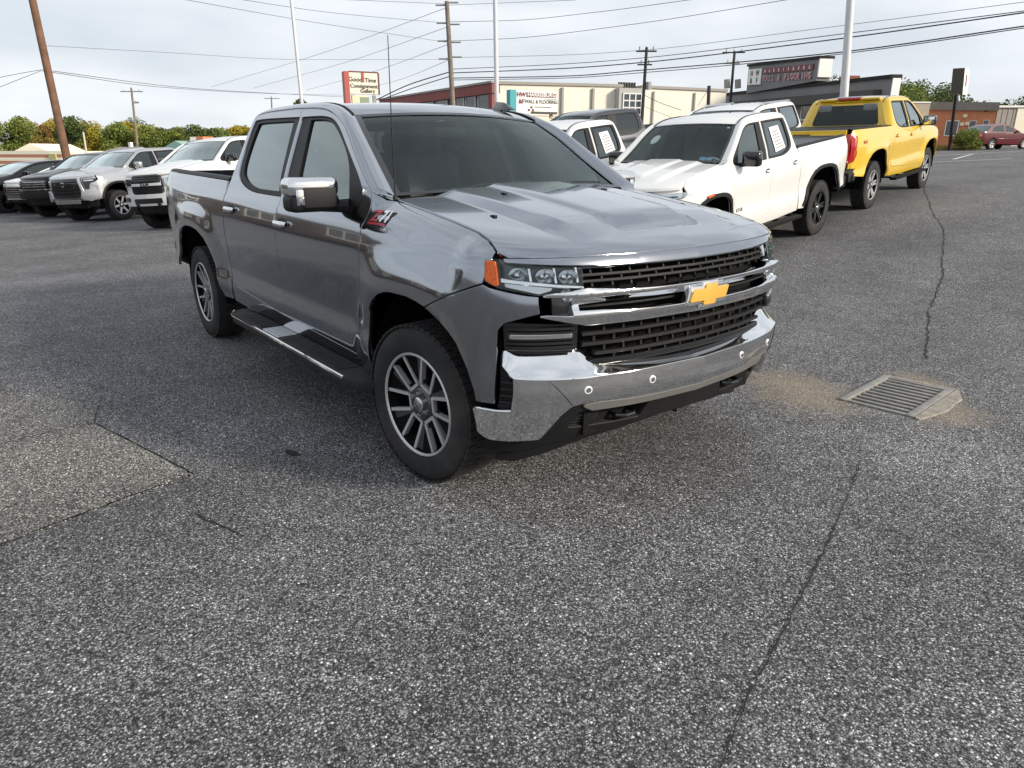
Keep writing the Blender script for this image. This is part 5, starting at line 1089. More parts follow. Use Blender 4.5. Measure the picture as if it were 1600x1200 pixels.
# ---- dark red saloon at the right edge
def saloon():
    M = MAT; pm = M['rpaint']; root = empty('saloon_car'); tag(root, 'dark red four-door saloon parked at the right frame edge by the brick building', 'car'); wb = 2.7
    def sy(X, Z):
        X = np.asarray(X, float); Z = np.asarray(Z, float); y = np.where(Z < .93, .87-.22*(Z-.62)**2, .849-.40*(Z-.93)); return y-.14*sstep(.45, .95, X)**1.5-.11*sstep(-3.2, -3.8, X)**1.5
    def S(sg): return lambda U, V: np.stack([U, sg*sy(U, V), V], 1)
    arch = lambda xc: [(xc+.36*math.cos(a), .32+.36*math.sin(a)) for a in np.linspace(math.pi, 0, 15)]
    low = [(.94, .30), (.97, .50), (.93, .68), (.60, .80), (-.40, .91), (-1.4, .95), (-3.1, 1.0), (-3.62, .99), (-3.76, .93), (-3.80, .62), (-3.74, .33)]+[(x, z) for x, z in arch(-wb)][0:]+[(-.40, .24)]+arch(0)
    gh = [(-.45, .915), (-.85, 1.17), (-1.28, 1.36), (-1.75, 1.415), (-2.35, 1.40), (-2.80, 1.30), (-3.28, 1.0), (-3.1, 1.0), (-1.4, .95)]
    w1 = [(-.78, .98, .03), (-1.30, 1.31, .1), (-1.72, 1.35, .1), (-1.72, .985, .01)]; w2 = [(-1.83, .99, .01), (-1.83, 1.35, .01), (-2.30, 1.335, .1), (-2.62, 1.24, .1), (-2.86, 1.04, .1), (-2.80, 1.01, .03)]
    for sg in (-1, 1):
        o = 1 if sg < 0 else -1; kw = dict(osign=o, res=.08, depth=.03)
        panel('body_side', low, S(sg), pm, root, **kw); panel('cabin_side', gh, S(sg), pm, root, holes=[soft(w1), soft(w2)], **kw)
        for w_ in (w1, w2): panel('window_glass', soft(w_), S(sg), M['glass'], root, off=-.01, depth=.002, bev=.001, osign=o, res=.1)
        for x in (-1.78, -2.72): panel('door_seam', [(x, .32), (x+.008, .32), (x+.008, .95), (x, .95)], S(sg), M['trim'], root, off=.001, depth=.001, bev=.0005, osign=o, res=.2)
        for x in (-1.62, -2.55): rbox('door_handle', (x, sg*(.852), .84), (.16, .03, .035), pm, root, .01)
        rbox('rub_strip', (-1.35, sg*.872, .58), (1.9, .02, .05), pm, root, .008); rbox('tail_lamp', (-3.66, sg*.74, .80), (.22, .12, .16), M['red'], root, .03); rbox('headlamp', (.82, sg*.62, .66), (.18, .3, .12), M['lampsil'], root, .03)
        rbox('door_mirror', (-.85, sg*.93, 1.0), (.12, .16, .11), pm, root, .03)
        b = MB()
        for xc in (0, -wb): b.lathe([(.36, sg*.5), (.36, sg*.84)], 18, c=(xc, 0, .32), a0=0, a1=math.pi); b.lathe([(0, sg*.5), (.36, sg*.5)], 18, c=(xc, 0, .32), a0=0, a1=math.pi)
        b.build('wheel_liner', M['liner'], root, fix=False)
    us = np.linspace(-1, 1, 15)
    def skin(nm, path, m, crown=.03, flip=True):
        rows = []
        for i, (x, z) in enumerate(path): y = float(sy(x, z))*.995; rows.append([(x, y*u, z+crown*(1-u*u)) for u in us])
        lofted(nm, rows, m, root, flip=flip)
    skin('hood', [(.93, .68), (.60, .80), (.1, .865), (-.40, .91)], pm); skin('windscreen', [(-.40, .91), (-.85, 1.17), (-1.28, 1.36)], M['glass'], .04); skin('roof', [(-1.28, 1.36), (-1.75, 1.415), (-2.35, 1.40), (-2.80, 1.30)], pm, .04); skin('back_glass', [(-2.80, 1.30), (-3.28, 1.0)], M['privacy'], .04); skin('trunk_lid', [(-3.28, 1.0), (-3.62, .99), (-3.76, .93), (-3.80, .62), (-3.74, .33)], pm, .02); skin('bumper', [(.94, .30), (.97, .50), (.93, .68)], pm, 0.0, flip=False)
    rbox('bumper', (-3.80, 0, .52), (.14, 1.62, .22), pm, root, .05); rbox('seat_row', (-1.6, 0, .75), (.5, 1.3, .5), M['seat'], root, .08); rbox('seat_row', (-2.6, 0, .8), (.4, 1.3, .5), M['seat'], root, .08); rbox('chassis', (-1.35, 0, .36), (4.2, 1.1, .3), M['frame'], root, .02)
    for x in (0, -wb):
        for sg in (-1, 1): put_wheel(root, (x, sg*.755, .315), sg, 'saloon', R=.315, W=.20, rim=.20, style='five', spoke_mat='mach', dark='gun')
    p = dr(44.0, 28.3)[:2]; h = FH*.35+RH*.94; h /= np.linalg.norm(h); set_on_ground(root, p+h*wb+np.array([-h[1], h[0]])*.75, h, wb, .75)
saloon()
# ------------------------------------------------------------------ buildings across the street
def wallpt(u, v, A, B):            # photo pixel -> point on the upright plane through A and B
    q = AX_R*((u-800)/FPX)+AX_U*(-(v-600)/FPX)+AX_F; t = np.array(B)-np.array(A); n = np.array([-t[1], t[0], 0]); k = (n@(np.array(A)-CAM_POS))/(n@q); return CAM_POS+q*k
class Facade:
    """an upright wall given by its two top corners (pixel and distance); features are laid out on it in metres"""
    def __init__(s, ul, vl, dl, ur, vr, dr_):
        s.A = pts_at(ul, vl, dl); s.B = pts_at(ur, vr, dr_); h = s.B-s.A; h[2] = 0; s.len = np.linalg.norm(h); s.h = h/s.len; s.n = np.array([s.h[1], -s.h[0], 0])
        if s.n@(CAM_POS-s.A) < 0: s.n = -s.n
        s.base = min(float(gz(s.A[0], s.A[1])), float(gz(s.B[0], s.B[1])))-.4
        s.top0 = s.A[2]; s.top1 = s.B[2]
    def uv(s, u, v): p = wallpt(u, v, s.A, s.B); return (p-s.A)@s.h, p[2]
    def surf(s, off=0.0): return lambda U, V: np.stack([s.A[0]+s.h[0]*U+s.n[0]*off, s.A[1]+s.h[1]*U+s.n[1]*off, np.asarray(V)+0*np.asarray(U)], 1)
    def pt(s, a, z, off=0.0): return s.A*np.array([1, 1, 0])+s.h*a+s.n*off+np.array([0, 0, z])
    def osign(s): return 1 if np.cross(np.append(s.h[:2], 0), [0, 0, 1])@s.n > 0 else -1
    def block(s, name, a0, a1, z0, z1, d0, d1, m, parent, z1b=None):
        """solid between distances d0 (outer) and d1 (inner, negative = into the building)"""
        zb = z1 if z1b is None else z1b; y0 = z0+(zb-z1) if abs(z1-z0) < 1.6 else z0
        V = [s.pt(a0, z0, d0), s.pt(a1, y0, d0), s.pt(a1, zb, d0), s.pt(a0, z1, d0), s.pt(a0, z0, d1), s.pt(a1, y0, d1), s.pt(a1, zb, d1), s.pt(a0, z1, d1)]
        return MB().add(V, [(0, 1, 2, 3), (7, 6, 5, 4), (0, 4, 5, 1), (1, 5, 6, 2), (2, 6, 7, 3), (3, 7, 4, 0)]).build(name, m, parent)
    def window(s, px, parent, fm, gm, nx=2, nz=2, sill=True):
        (a0, z1), (a1, z0) = s.uv(px[0], px[1]), s.uv(px[2], px[3])
        w = s.block('window', a0, a1, z0, z1, .03, -.05, gm, parent); t = min(.07, (a1-a0)*.07)
        for k in range(nx+1): x = a0+(a1-a0)*k/nx; s.block('frame', x-t/2, x+t/2, z0-t/2, z1+t/2, .07, .02, fm, w)
        for k in range(nz+1): z = z0+(z1-z0)*k/nz; s.block('frame', a0-t/2, a1+t/2, z-t/2, z+t/2, .065, .02, fm, w)
        return w
BM = dict(cream=mat('cream_render', (.78, .74, .64), .85, var=.06, vscale=.6, bump=.1, bscale=20), coping=mat('grey_coping', (.33, .31, .28), .8), red=mat('red_fascia', (.24, .05, .042), .6, var=.15, vscale=1.5),
          dglass=mat('dark_pane', (.05, .06, .07), .08, spec=.8), wframe=mat('white_frame', (.72, .72, .70), .5), grey=mat('grey_render', (.205, .205, .21), .85, var=.08, vscale=.7), dgrey=mat('dark_band', (.075, .070, .068), .8, var=.1),
          roof=mat('flat_roof', (.16, .16, .16), .9), tan=mat('tan_block', (.42, .36, .28), .9, var=.1, vscale=2), metal=mat('unit_metal', (.42, .41, .37), .6, var=.15), dark=mat('unit_dark', (.022, .021, .02), .7, spec=.2),
          maroon=mat('maroon_sign', (.16, .02, .03), .5), wpaint=mat('sign_white', (.80, .80, .77), .5), cyan=mat('teal_panel', (.04, .33, .38), .5), tanr=mat('grey_shingle', (.30, .29, .28), .9, var=.15, vscale=2), brickred=mat('orange_band', (.42, .19, .11), .7),
          signcream=mat('sign_cream', (.80, .75, .60), .55), signred=mat('sign_red', (.42, .09, .08), .5), ink=mat('sign_ink', (.05, .05, .04), .6), yellow=mat('sign_yellow', (.72, .66, .45), .6), green=mat('sign_green', (.25, .30, .20), .6))
def bricks():
    m = bpy.data.materials.new('orange_brick'); m.use_nodes = True; nt = m.node_tree; b = nt.nodes['Principled BSDF']; tc = N(nt, 'ShaderNodeTexCoord')
    sx = N(nt, 'ShaderNodeSeparateXYZ'); L(nt, tc.outputs['Object'], sx.inputs[0]); ad = N(nt, 'ShaderNodeMath', operation='ADD'); L(nt, sx.outputs[0], ad.inputs[0]); L(nt, sx.outputs[1], ad.inputs[1])
    cx = N(nt, 'ShaderNodeCombineXYZ'); L(nt, ad.outputs[0], cx.inputs[0]); L(nt, sx.outputs[2], cx.inputs[1])
    k = N(nt, 'ShaderNodeTexBrick', Scale=4.5); k.inputs['Color1'].default_value = (.62, .22, .085, 1); k.inputs['Color2'].default_value = (.48, .14, .055, 1); k.inputs['Mortar'].default_value = (.36, .28, .22, 1); k.inputs['Mortar Size'].default_value = .02
    L(nt, cx.outputs[0], k.inputs['Vector']); L(nt, k.outputs[0], b.inputs['Base Color']); b.inputs['Roughness'].default_value = .9; return m
BM['brick'] = bricks()
# cream warehouse with a stair tower
def cream_building():
    r = empty('warehouse', pts_at(860, 239, 46)*np.array([1, 1, 0])); r.location = (0, 0, 0); tag(r, 'long cream rendered commercial building with a glazed stair tower and rooftop units', 'building')
    F = Facade(776, 131, 45, 972, 135.5, 47.6); G = Facade(1003, 137, 48.2, 1135, 143, 50.5); M = BM
    for f in (F, G):
        f.block('wall', 0, f.len, f.base, f.top0, 0, -14, M['cream'], r, f.top1)
        f.block('coping', -.05, f.len+.05, f.top0-.02, f.top0+.14, .10, -14.1, M['coping'], r, f.top1+.14)
    for u in (878, 926): a, _ = F.uv(u, 150); F.block('downpipe', a-.07, a+.07, F.base, F.top0-.1, .14, 0, M['coping'], r)
    for u in (1020, 1084): a, _ = G.uv(u, 160); G.block('downpipe', a-.05, a+.05, G.base, G.top0-.2, .12, 0, M['coping'], r)
    a, _ = F.uv(860, 150); F.block('wall_seam', 0, F.len, F.top0-1.75, F.top0-1.71, .012, 0, M['tan'], r)
    T = Facade(968, 137, 46.9, 1004, 138, 47.4); T.block('stair_tower', 0, T.len, T.base, T.top0, 0, -4, mat('tower_grey', (.42, .41, .39), .8), r, T.top1)
    T.window((974, 146, 1000, 190), r, M['wframe'], M['dglass'], 3, 4)
    for f, u0, u1, v0, d, m in ((F, 792, 812, 121, -3, 'dark'), (F, 812, 824, 119, -3.2, 'metal'), (F, 826, 838, 124, -2.5, 'dark'), (F, 838, 866, 124, -2.7, 'signcream'), (F, 896, 910, 128, -2, 'dark'), (F, 910, 924, 129, -2, 'metal'), (F, 944, 958, 126, -2, 'metal'), (F, 958, 978, 126, -2, 'signcream'), (G, 1056, 1072, 132, -2, 'dark'), (G, 1072, 1084, 132.5, -2, 'signcream')):
        (a0, z1), (a1, _) = f.uv(u0, v0), f.uv(u1, v0); f.block('rooftop_unit', a0, a1, f.top0-.3, z1, d, d-1.6, M[m], r)
    # hatched screen on the roof beside the tower
    (a0, z1), (a1, z0) = F.uv(978, 126), F.uv(1003, 137); s = F.block('roof_screen', a0, a1, z0-.4, z1, -1.0, -1.08, M['coping'], r)
    for k in range(7): x = a0+(a1-a0)*k/6; F.block('screen_bar', x-.03, x+.03, z0-.3, z1, -.92, -1.0, M['dark'], s)
cream_building()
def red_building():
    r = empty('shop_building'); tag(r, 'low shop with dark red fascia and dark windows behind the grey cab roof', 'building'); M = BM
    F = Facade(598, 157, 61, 773, 130, 45); 
    (aL, zt), (aR, _) = F.uv(598, 158), F.uv(773, 131)
    F.block('wall', 0, F.len, F.base, F.top0-.5, 0, -10, M['dgrey'], r, F.top1-.5)
    F.block('fascia', -.1, F.len+.1, F.top0-.55, F.top0, .25, -10, M['red'], r, F.top1)
    F.block('roof_edge', -.15, F.len+.15, F.top0, F.top0+.12, .32, -10, M['coping'], r, F.top1+.12)
    F.block('end_post', F.len-.45, F.len, F.base, F.top1-.5, .2, 0, M['red'], r)
    for u0, u1 in ((660, 678), (682, 700), (712, 726), (729, 744), (748, 766)):
        F.window((u0, 145 if u0 > 705 else 152, u1, 175), r, M['wframe'], M['dglass'], 1, 1)
    (a0, z1), (a1, _) = F.uv(668, 138), F.uv(690, 138); F.block('rooftop_unit', a0, a1, z1-1.2, z1+.15, -2, -3.5, M['dark'], r); (a0, z1), (a1, _) = F.uv(682, 142), F.uv(694, 142); F.block('rooftop_unit', a0, a1, z1-.6, z1, -1.5, -1.9, M['signcream'], r)
red_building()
def grey_building():
    r = empty('store_building'); tag(r, 'grey store with raised parapet and maroon lettering behind the yellow pickup', 'building'); M = BM
    F = Facade(1125, 150, 62, 1395, 122, 40); k = F.osign()
    F.block('wall', 0, F.len, F.base, F.top0, 0, -.45, M['grey'], r, F.top1); F.block('coping', -.1, F.len+.05, F.top0, F.top0+.18, .12, -.5, M['dark'], r, F.top1+.18); F.block('rear_wing', 0, F.len-5, F.base, F.top0-1.2, -.45, -4.5, M['tan'], r, F.top1-1.2)
    (a0, z0), (a1, z1) = F.uv(1175, 104), F.uv(1286, 92)
    F.block('parapet', a0, a1, F.top0-.2, z0, .25, -.6, M['grey'], r, z1); F.block('coping', a0-.12, a1+.12, z0, z0+.16, .35, -.7, M['dark'], r, z1+.16)
    F.block('parapet_return', a1, a1+.12, F.top0, z1, .25, -.6, M['wpaint'], r)
    (b0, y0), (b1, y1) = F.uv(1135, 161), F.uv(1378, 140); (_, w0), (_, w1) = F.uv(1135, 172), F.uv(1378, 163)
    F.block('awning_band', b0, b1, w0, y0, .5, 0, M['dgrey'], r, y1)
    for u0, u1 in ((1228, 1242), (1254, 1270)): F.window((u0, 168, u1, 186), r, M['wframe'], M['dglass'], 1, 1, False)
    E_ = F.block('sunlit_end_wall', F.len, F.len+.05, F.base, F.top1, 0, -.45, M['wpaint'], r)  # sunlight on the grey store's right end, put in as white paint
    S = F.surf(.26); sl = (z1-z0)/(a1-a0)
    # lettering: logo tile of four letters, two lines
    (l0, lz), (l1, _) = F.uv(1179, 110), F.uv(1195, 110); _, lzb = F.uv(1179, 133)
    def quad(name, u0, v0, u1, v1, m, off, par):     # runs parallel to the parapet
        (p0, q0), (p1, q1) = F.uv(u0, v0), F.uv(u1, v0); _, qb = F.uv(u0, v1)
        h = q0-qb; V = [F.pt(p0, q0-h, off), F.pt(p1, q0-h+sl*(p1-p0), off), F.pt(p1, q0+sl*(p1-p0), off), F.pt(p0, q0, off)]
        V += [np.array(v)-F.n*.05 for v in V]; return MB().add(V, [(0, 1, 2, 3), (7, 6, 5, 4), (0, 4, 5, 1), (1, 5, 6, 2), (2, 6, 7, 3), (3, 7, 4, 0)]).build(name, m, par), (p0, p1, q0, h)
    def letters(s, p0, p1, zc0, h, m, par, off):
        n = len(s); 
        for i, c in enumerate(s):
            if c == ' ': continue
            a = p0+(p1-p0)*(i+.5)/n; V, Fc = text2d(c, 1.0, 0, .03); w = V[:, 0].max()-V[:, 0].min(); hh = V[:, 1].max()-V[:, 1].min(); sc = h/max(hh, .5)
            U = (V[:, 0]-(V[:, 0].max()+V[:, 0].min())/2)*min(sc*1.0, (p1-p0)/n*.92/w)+a; W_ = (V[:, 1]-(V[:, 1].max()+V[:, 1].min())/2)*sc+zc0+sl*(a-p0)
            obj('letter', [F.pt(x, z, off) for x, z in zip(U, W_)], Fc, m, par, smooth=False)
    lg, (p0, p1, q0, h) = quad('logo_tile', 1177, 109, 1197, 132.5, M['wpaint'], .34, r)
    letters('HW', p0+.1, p1-.1, q0-h*.27, h*.36, M['ink'], lg, .36); letters('&F', p0+.1, p1-.1, q0-h*.74, h*.36, M['ink'], lg, .36)
    sg, (p0, p1, q0, h) = quad('sign_strip', 1199.5, 107.5, 1278, 115.5, M['maroon'], .34, r); letters('HARRISBURG', p0+.05, p1-.05, q0-h*.5, h*.62, M['wpaint'], sg, .36)
    (p0, q0), (p1, _) = F.uv(1199.5, 117.5), F.uv(1276, 117.5); _, qb = F.uv(1199.5, 129)
    letters('WALL & FLOORING', p0, p1, (q0+qb)/2, (q0-qb)*.80, mat('sign_pink', (.42, .13, .15), .5), r, .36)
    letters('WALL & FLOORING', p0-.05, p1-.05, (q0+qb)/2+.03, (q0-qb)*.80, M['wpaint'], r, .345)
    (a, z), _ = F.uv(1292, 120), 0; F.block('rooftop_unit', a, a+.9, z-.6, z, -.8, -1.6, mat('rusty_vent', (.22, .07, .04), .8), r)
grey_building()
def right_buildings():
    M = BM
    r = empty('brick_building'); tag(r, 'low orange brick building with a flat grey roof band and narrow white-framed windows', 'building')
    F = Facade(1453, 159, 62, 1560, 160, 60); zt = F.top0
    F.block('wall', 0, F.len, F.base, F.top0-.62, 0, -9, M['brick'], r, F.top1-.62); F.block('roof_band', -.1, F.len+.1, F.top0-.62, F.top0, .2, -9.1, mat('roof_band', (.20, .18, .16), .8, var=.1), r, F.top1)
    for u0, u1, v0, v1 in ((1479, 1494, 189, 212), (1515, 1521, 189, 213), (1537, 1542, 188, 205)): F.window((u0, v0, u1, v1), r, M['wframe'], M['dglass'], 2 if u1-u0 > 10 else 1, 1)
    for u, v in ((1508, 181), (1503, 194), (1511, 193)):
        a, z = F.uv(u, v); F.block('wall_ornament', a-.14, a+.14, z-.12, z+.12, .1, 0, M['yellow'], r)
    (a, z) = F.uv(1541, 173); F.block('vent', a-.12, a+.12, z-.06, z+.06, .04, 0, M['dark'], r)
    r2 = empty('block_building'); tag(r2, 'plain tan block-wall building between the grey store and the brick building', 'building')
    G = Facade(1418, 161, 60, 1454, 161, 60); G.block('wall', 0, G.len, G.base, G.top0, 0, -8, M['tan'], r2, G.top1); G.block('coping', -.05, G.len, G.top0, G.top0+.1, .06, -8, M['wpaint'], r2, G.top1+.1)
    G2 = Facade(1398, 152, 58, 1420, 152, 58); G2.block('wall', 0, G2.len, G2.base, G2.top0, 0, -6, M['tan'], r2, G2.top1)
    r3 = empty('shed'); tag(r3, 'grey and cream metal-sided shed at the right edge behind the dark red car', 'shed')
    H = Facade(1560, 168, 62, 1720, 168, 62); H.block('wall', 0, H.len, H.base, H.top0, 0, -9, mat('grey_cladding', (.30, .28, .25), .7, var=.1), r3, H.top1); a, _ = H.uv(1588, 180); H.block('cladding', a, H.len, H.base, H.top0-.05, .06, 0, M['signcream'], r3); H.block('roof_edge', -.1, H.len, H.top0, H.top0+.15, .15, -9, M['wpaint'], r3, H.top1+.15)
    nr = int(H.len/.45)
    for k in range(1, int(a/.45)+1): H.block('siding_rib', k*.45-.03, k*.45+.03, H.base, H.top0, .03, 0, BM['coping'], r3)
right_buildings()
def left_buildings():
    M = BM
    r = empty('strip_mall'); tag(r, 'long low building with orange and white stripes along its roof at the far left', 'building')
    F = Facade(-120, 236, 84, 96, 237, 80); F.block('wall', 0, F.len, F.base, F.top0-1.0, 0, -10, M['cream'], r, F.top1-1.0)
    for k, m in enumerate(('signcream', 'brickred', 'signcream', 'brickred', 'signcream')): F.block('fascia_stripe', -.1, F.len+.1, F.top0-.34*(k+1), F.top0-.34*k, .2+.02*k, -10, M[m], r)
    (a, z) = F.uv(88, 258); F.block('pier', a-.4, a+.5, F.base, F.top0-.3, .4, 0, mat('yellow_pier', (.42, .40, .18), .7), r)
    r = empty('house'); tag(r, 'pale building with a cream gable roof behind the striped building', 'house'); G = Facade(28, 237, 95, 74, 237, 95); c = G.len/2
    G.block('wall', 0, G.len, G.base, G.top0, 0, -8, M['cream'], r)
    V = [G.pt(-.4, G.top0, .4), G.pt(G.len+.4, G.top0, .4), G.pt(c, G.top0+1.0, .4), G.pt(-.4, G.top0, -8.4), G.pt(G.len+.4, G.top0, -8.4), G.pt(c, G.top0+1.0, -8.4)]
    MB().add(V, [(0, 1, 2), (5, 4, 3), (0, 2, 5, 3), (1, 4, 5, 2), (0, 3, 4, 1)]).build('roof', M['signcream'], r)
    r = empty('house'); tag(r, 'low house with a wide grey shingle roof behind the parked row', 'house'); G = Facade(112, 252, 78, 196, 252, 74); c = G.len*.6
    G.block('wall', .3, G.len-.3, G.base, G.top0, 0, -7, M['wpaint'], r)
    V = [G.pt(-.5, G.top0-.1, .6), G.pt(G.len+.5, G.top0-.1, .6), G.pt(G.len*.85, G.top0+1.45, -3), G.pt(G.len*.45, G.top0+1.45, -3), G.pt(-.5, G.top0-.1, -7), G.pt(G.len+.5, G.top0-.1, -7)]
    MB().add(V, [(0, 1, 2, 3), (1, 5, 2), (5, 4, 3, 2), (4, 0, 3), (0, 4, 5, 1)]).build('roof', M['tanr'], r); G.block('roof_vent', G.len*.63, G.len*.67, G.top0+1.3, G.top0+1.9, -2.9, -3.2, M['wpaint'], r)
    r = empty('flat_building'); tag(r, 'white flat-roofed building with a small brick tower beyond the white pickup', 'building'); G = Facade(226, 233, 72, 420, 228, 68)
    G.block('wall', 0, G.len, G.base, G.top0, 0, -8, M['wpaint'], r, G.top1); (a0, z1), (a1, _) = G.uv(285, 213), G.uv(305, 213); G.block('brick_tower', a0, a1, G.top0-.3, z1, -1, -2.6, M['brick'], r); G.block('tower_panel', a0, a0+(a1-a0)*.45, G.top0-.2, z1-.05, -.97, -1.0, M['wpaint'], r)
    (a0, z1), (a1, _) = G.uv(262, 226), G.uv(296, 226)
    V = [G.pt(a0-.5, G.top0, .4), G.pt(a1+.5, G.top0, .4), G.pt((a0+a1)/2, G.top0+.75, .4), G.pt(a0-.5, G.top0, -5), G.pt(a1+.5, G.top0, -5), G.pt((a0+a1)/2, G.top0+.75, -5)]
    MB().add(V, [(0, 1, 2), (5, 4, 3), (0, 2, 5, 3), (1, 4, 5, 2), (0, 3, 4, 1)]).build('roof', mat('green_metal_roof', (.25, .42, .36), .5), r)
left_buildings()
# invented building, added for the doors to mirror: out of view, left of the camera
def mirrored_building():
    r = empty('reflection_building'); tag(r, 'brown brick block with white window frames, added out of view for its reflection in the grey doors', 'building'); M = BM
    A = np.array([-52., -11.]); B = np.array([-18., -25.])
    t = (B-A)/np.linalg.norm(B-A); n = np.array([-t[1], t[0]]); ln = np.linalg.norm(B-A)
    def blk(nm, a0, a1, z0, z1, d0, d1, m, par):
        q = lambda a, d, z: (A[0]+t[0]*a+n[0]*d, A[1]+t[1]*a+n[1]*d, z)
        return MB().add([q(a0, d0, z0), q(a1, d0, z0), q(a1, d0, z1), q(a0, d0, z1), q(a0, d1, z0), q(a1, d1, z0), q(a1, d1, z1), q(a0, d1, z1)], [(0, 1, 2, 3), (7, 6, 5, 4), (0, 4, 5, 1), (1, 5, 6, 2), (2, 6, 7, 3), (3, 7, 4, 0)]).build(nm, m, par)
    bw = mat('brown_brick', (.045, .036, .034), .9, var=.15, vscale=1.5)
    blk('wall', 0, ln, -.3, 2.7, 0, -10, bw, r); blk('roof_band', -.2, ln+.2, 2.7, 3.0, .2, -10.2, M['dgrey'], r)
    for k in range(5):
        a = 2+k*7.1; w = blk('window', a, a+2.6, .9, 2.3, .03, -.05, M['dglass'], r)
        for z in (.9, 2.3): blk('frame', a-.1, a+2.7, z-.05, z+.05, .09, .02, M['wpaint'], w)
        for x in (a, a+1.3, a+2.6): blk('frame', x-.05, x+.05, .85, 2.35, .1, .02, M['wpaint'], w)
mirrored_building()
# ------------------------------------------------------------------ signs
def consignment_sign():
    r = empty('pylon_sign'); tag(r, 'cream and red boxed consignment shop sign above the grey cab roof', 'sign'); M = BM
    F = Facade(544.5, 112, 38, 590, 113.5, 38.6); _, z0 = F.uv(544, 146); H = F.top0-z0
    F.block('sign_face', 0, F.len, z0, F.top0, 0, -.25, M['signcream'], r); F.block('sign_side', -.24, 0, z0-1.0, F.top0+.02, .05, -.5, M['signred'], r)
    F.block('sign_edge', F.len, F.len+.06, z0, F.top0, .03, -.3, M['maroon'], r); F.block('sign_top', 0, F.len, F.top0, F.top0+.04, .04, -.3, M['maroon'], r); F.block('center_mark', F.len*.42, F.len*.52, F.top0-H*.46, F.top0-.02, .02, 0, M['signred'], r)
    S = F.surf(.012)
    for s, a, z, h in (('Good', .22, .66, .30), ('Time', .74, .64, .28), ('Consignment', .5, .36, .26), ('Gallery', .62, .14, .26)):
        text_on('lettering', s, S, (F.len*a, z0+H*z), h, M['ink'], r, off=0.012, bold=.004)
    F.block('lower_board', .1, F.len*.62, z0-1.0, z0-.08, 0, -.2, M['yellow'], r); F.block('lower_panel', .5, .95, z0-.75, z0-.15, .02, 0, M['green'], r)
    for a in (.2, F.len-.2): F.block('post', a-.08, a+.08, F.base, z0-.05, -.1, -.26, M['coping'], r)
consignment_sign()
def billboard():
    r = empty('billboard_sign'); tag(r, 'white roadside sign with maroon header and teal side in front of cream wall', 'sign'); M = BM
    F = Facade(807, 141, 38, 871, 143.5, 39); _, z0 = F.uv(807, 177); H = F.top0-z0; W_ = F.len
    F.block('sign_face', 0, W_, z0, F.top0, 0, -.25, M['wpaint'], r); F.block('side_panel', -.36, -.02, z0+.1, F.top0+.02, .03, -.4, M['cyan'], r)
    F.block('header_strip', W_*.24, W_*.97, z0+H*.73, z0+H*.93, .02, 0, M['maroon'], r); F.block('underline', W_*.70, W_*.97, z0+H*.655, z0+H*.67, .015, 0, M['ink'], r)
    F.block('footer', W_*.35, W_, z0, z0+H*.10, .02, 0, M['ink'], r)
    S = F.surf(.012)
    text_on('lettering', 'HARRISBURG', F.surf(.022), (W_*.605, z0+H*.83), .26, M['wpaint'], r, off=.012, bold=.006, stretch=1.05)
    text_on('lettering', 'WALL & FLOORING', S, (W_*.60, z0+H*.53), .25, M['ink'], r, off=.012, bold=.003, stretch=.86)
    text_on('lettering', 'HW', S, (W_*.115, z0+H*.82), .28, M['maroon'], r, off=.012, bold=.008); text_on('lettering', '&F', S, (W_*.115, z0+H*.52), .28, M['maroon'], r, off=.012, bold=.008)
    for a, b in ((.36, .28), (.30, .16), (.40, .16)): F.block('mark', W_*a-.06, W_*a+.06, z0+H*b-.05, z0+H*b+.05, .015, 0, M['maroon'], r)
    F.block('small_print', W_*.44, W_*.84, z0+H*.285, z0+H*.315, .015, 0, M['ink'], r)
    F.block('lower_board', W_*.35, W_*.86, z0-1.0, z0-.22, -.02, -.15, M['yellow'], r)
    for a in (.30, .90): F.block('post', W_*a-.07, W_*a+.07, F.base, z0, -.16, -.3, M['tan'], r)
billboard()
def post_sign():
    r = empty('post_sign'); tag(r, 'tall black box sign on a leaning dark post beside the brick building', 'sign'); M = BM
    d = 42; b = pts_at(1484, 231, d); t = pts_at(1494, 148, d); MB().tube([b-np.array([0, 0, .3]), t], .09, 8).build('post', M['dark'], r, smooth=True)
    # box turned so its lit white edge shows at the right
    p00 = pts_at(1485, 147, d); p10 = pts_at(1503, 148, d); p20 = pts_at(1511, 147.5, d+.9); p01 = pts_at(1489, 107, d); p11 = pts_at(1507, 106, d); p21 = pts_at(1515, 107, d+.9)
    bk = p20-p10; V = [p00, p10, p20, p00+bk, p01, p11, p21, p01+bk]
    MB().add(V, [(0, 3, 2, 1), (4, 5, 6, 7), (0, 1, 5, 4), (1, 2, 6, 5), (2, 3, 7, 6), (3, 0, 4, 7)]).build('sign_box', M['dark'], r)
    e = .02; q = (p10-p00)/np.linalg.norm(p10-p00)*e; V2 = [p10+q+bk*.05, p10+q+bk*.95, p11+q+bk*.95, p11+q+bk*.05]; MB().add(V2, [(0, 1, 2, 3)]).build('sign_edge', M['wpaint'], r)
    m = lambda s, z: (V2[0]*(1-s)+V2[1]*s)*(1-z)+(V2[3]*(1-s)+V2[2]*s)*z+q*.5
    MB().add([m(.35, .3), m(.6, .3), m(.6, .75), m(.35, .75)], [(0, 1, 2, 3)]).build('edge_mark', M['maroon'], r)
    c = pts_at(1498, 158, d); MB().tube([c, pts_at(1497, 150, d)], .07, 6).build('flood_lamp', M['wpaint'], r)
post_sign()
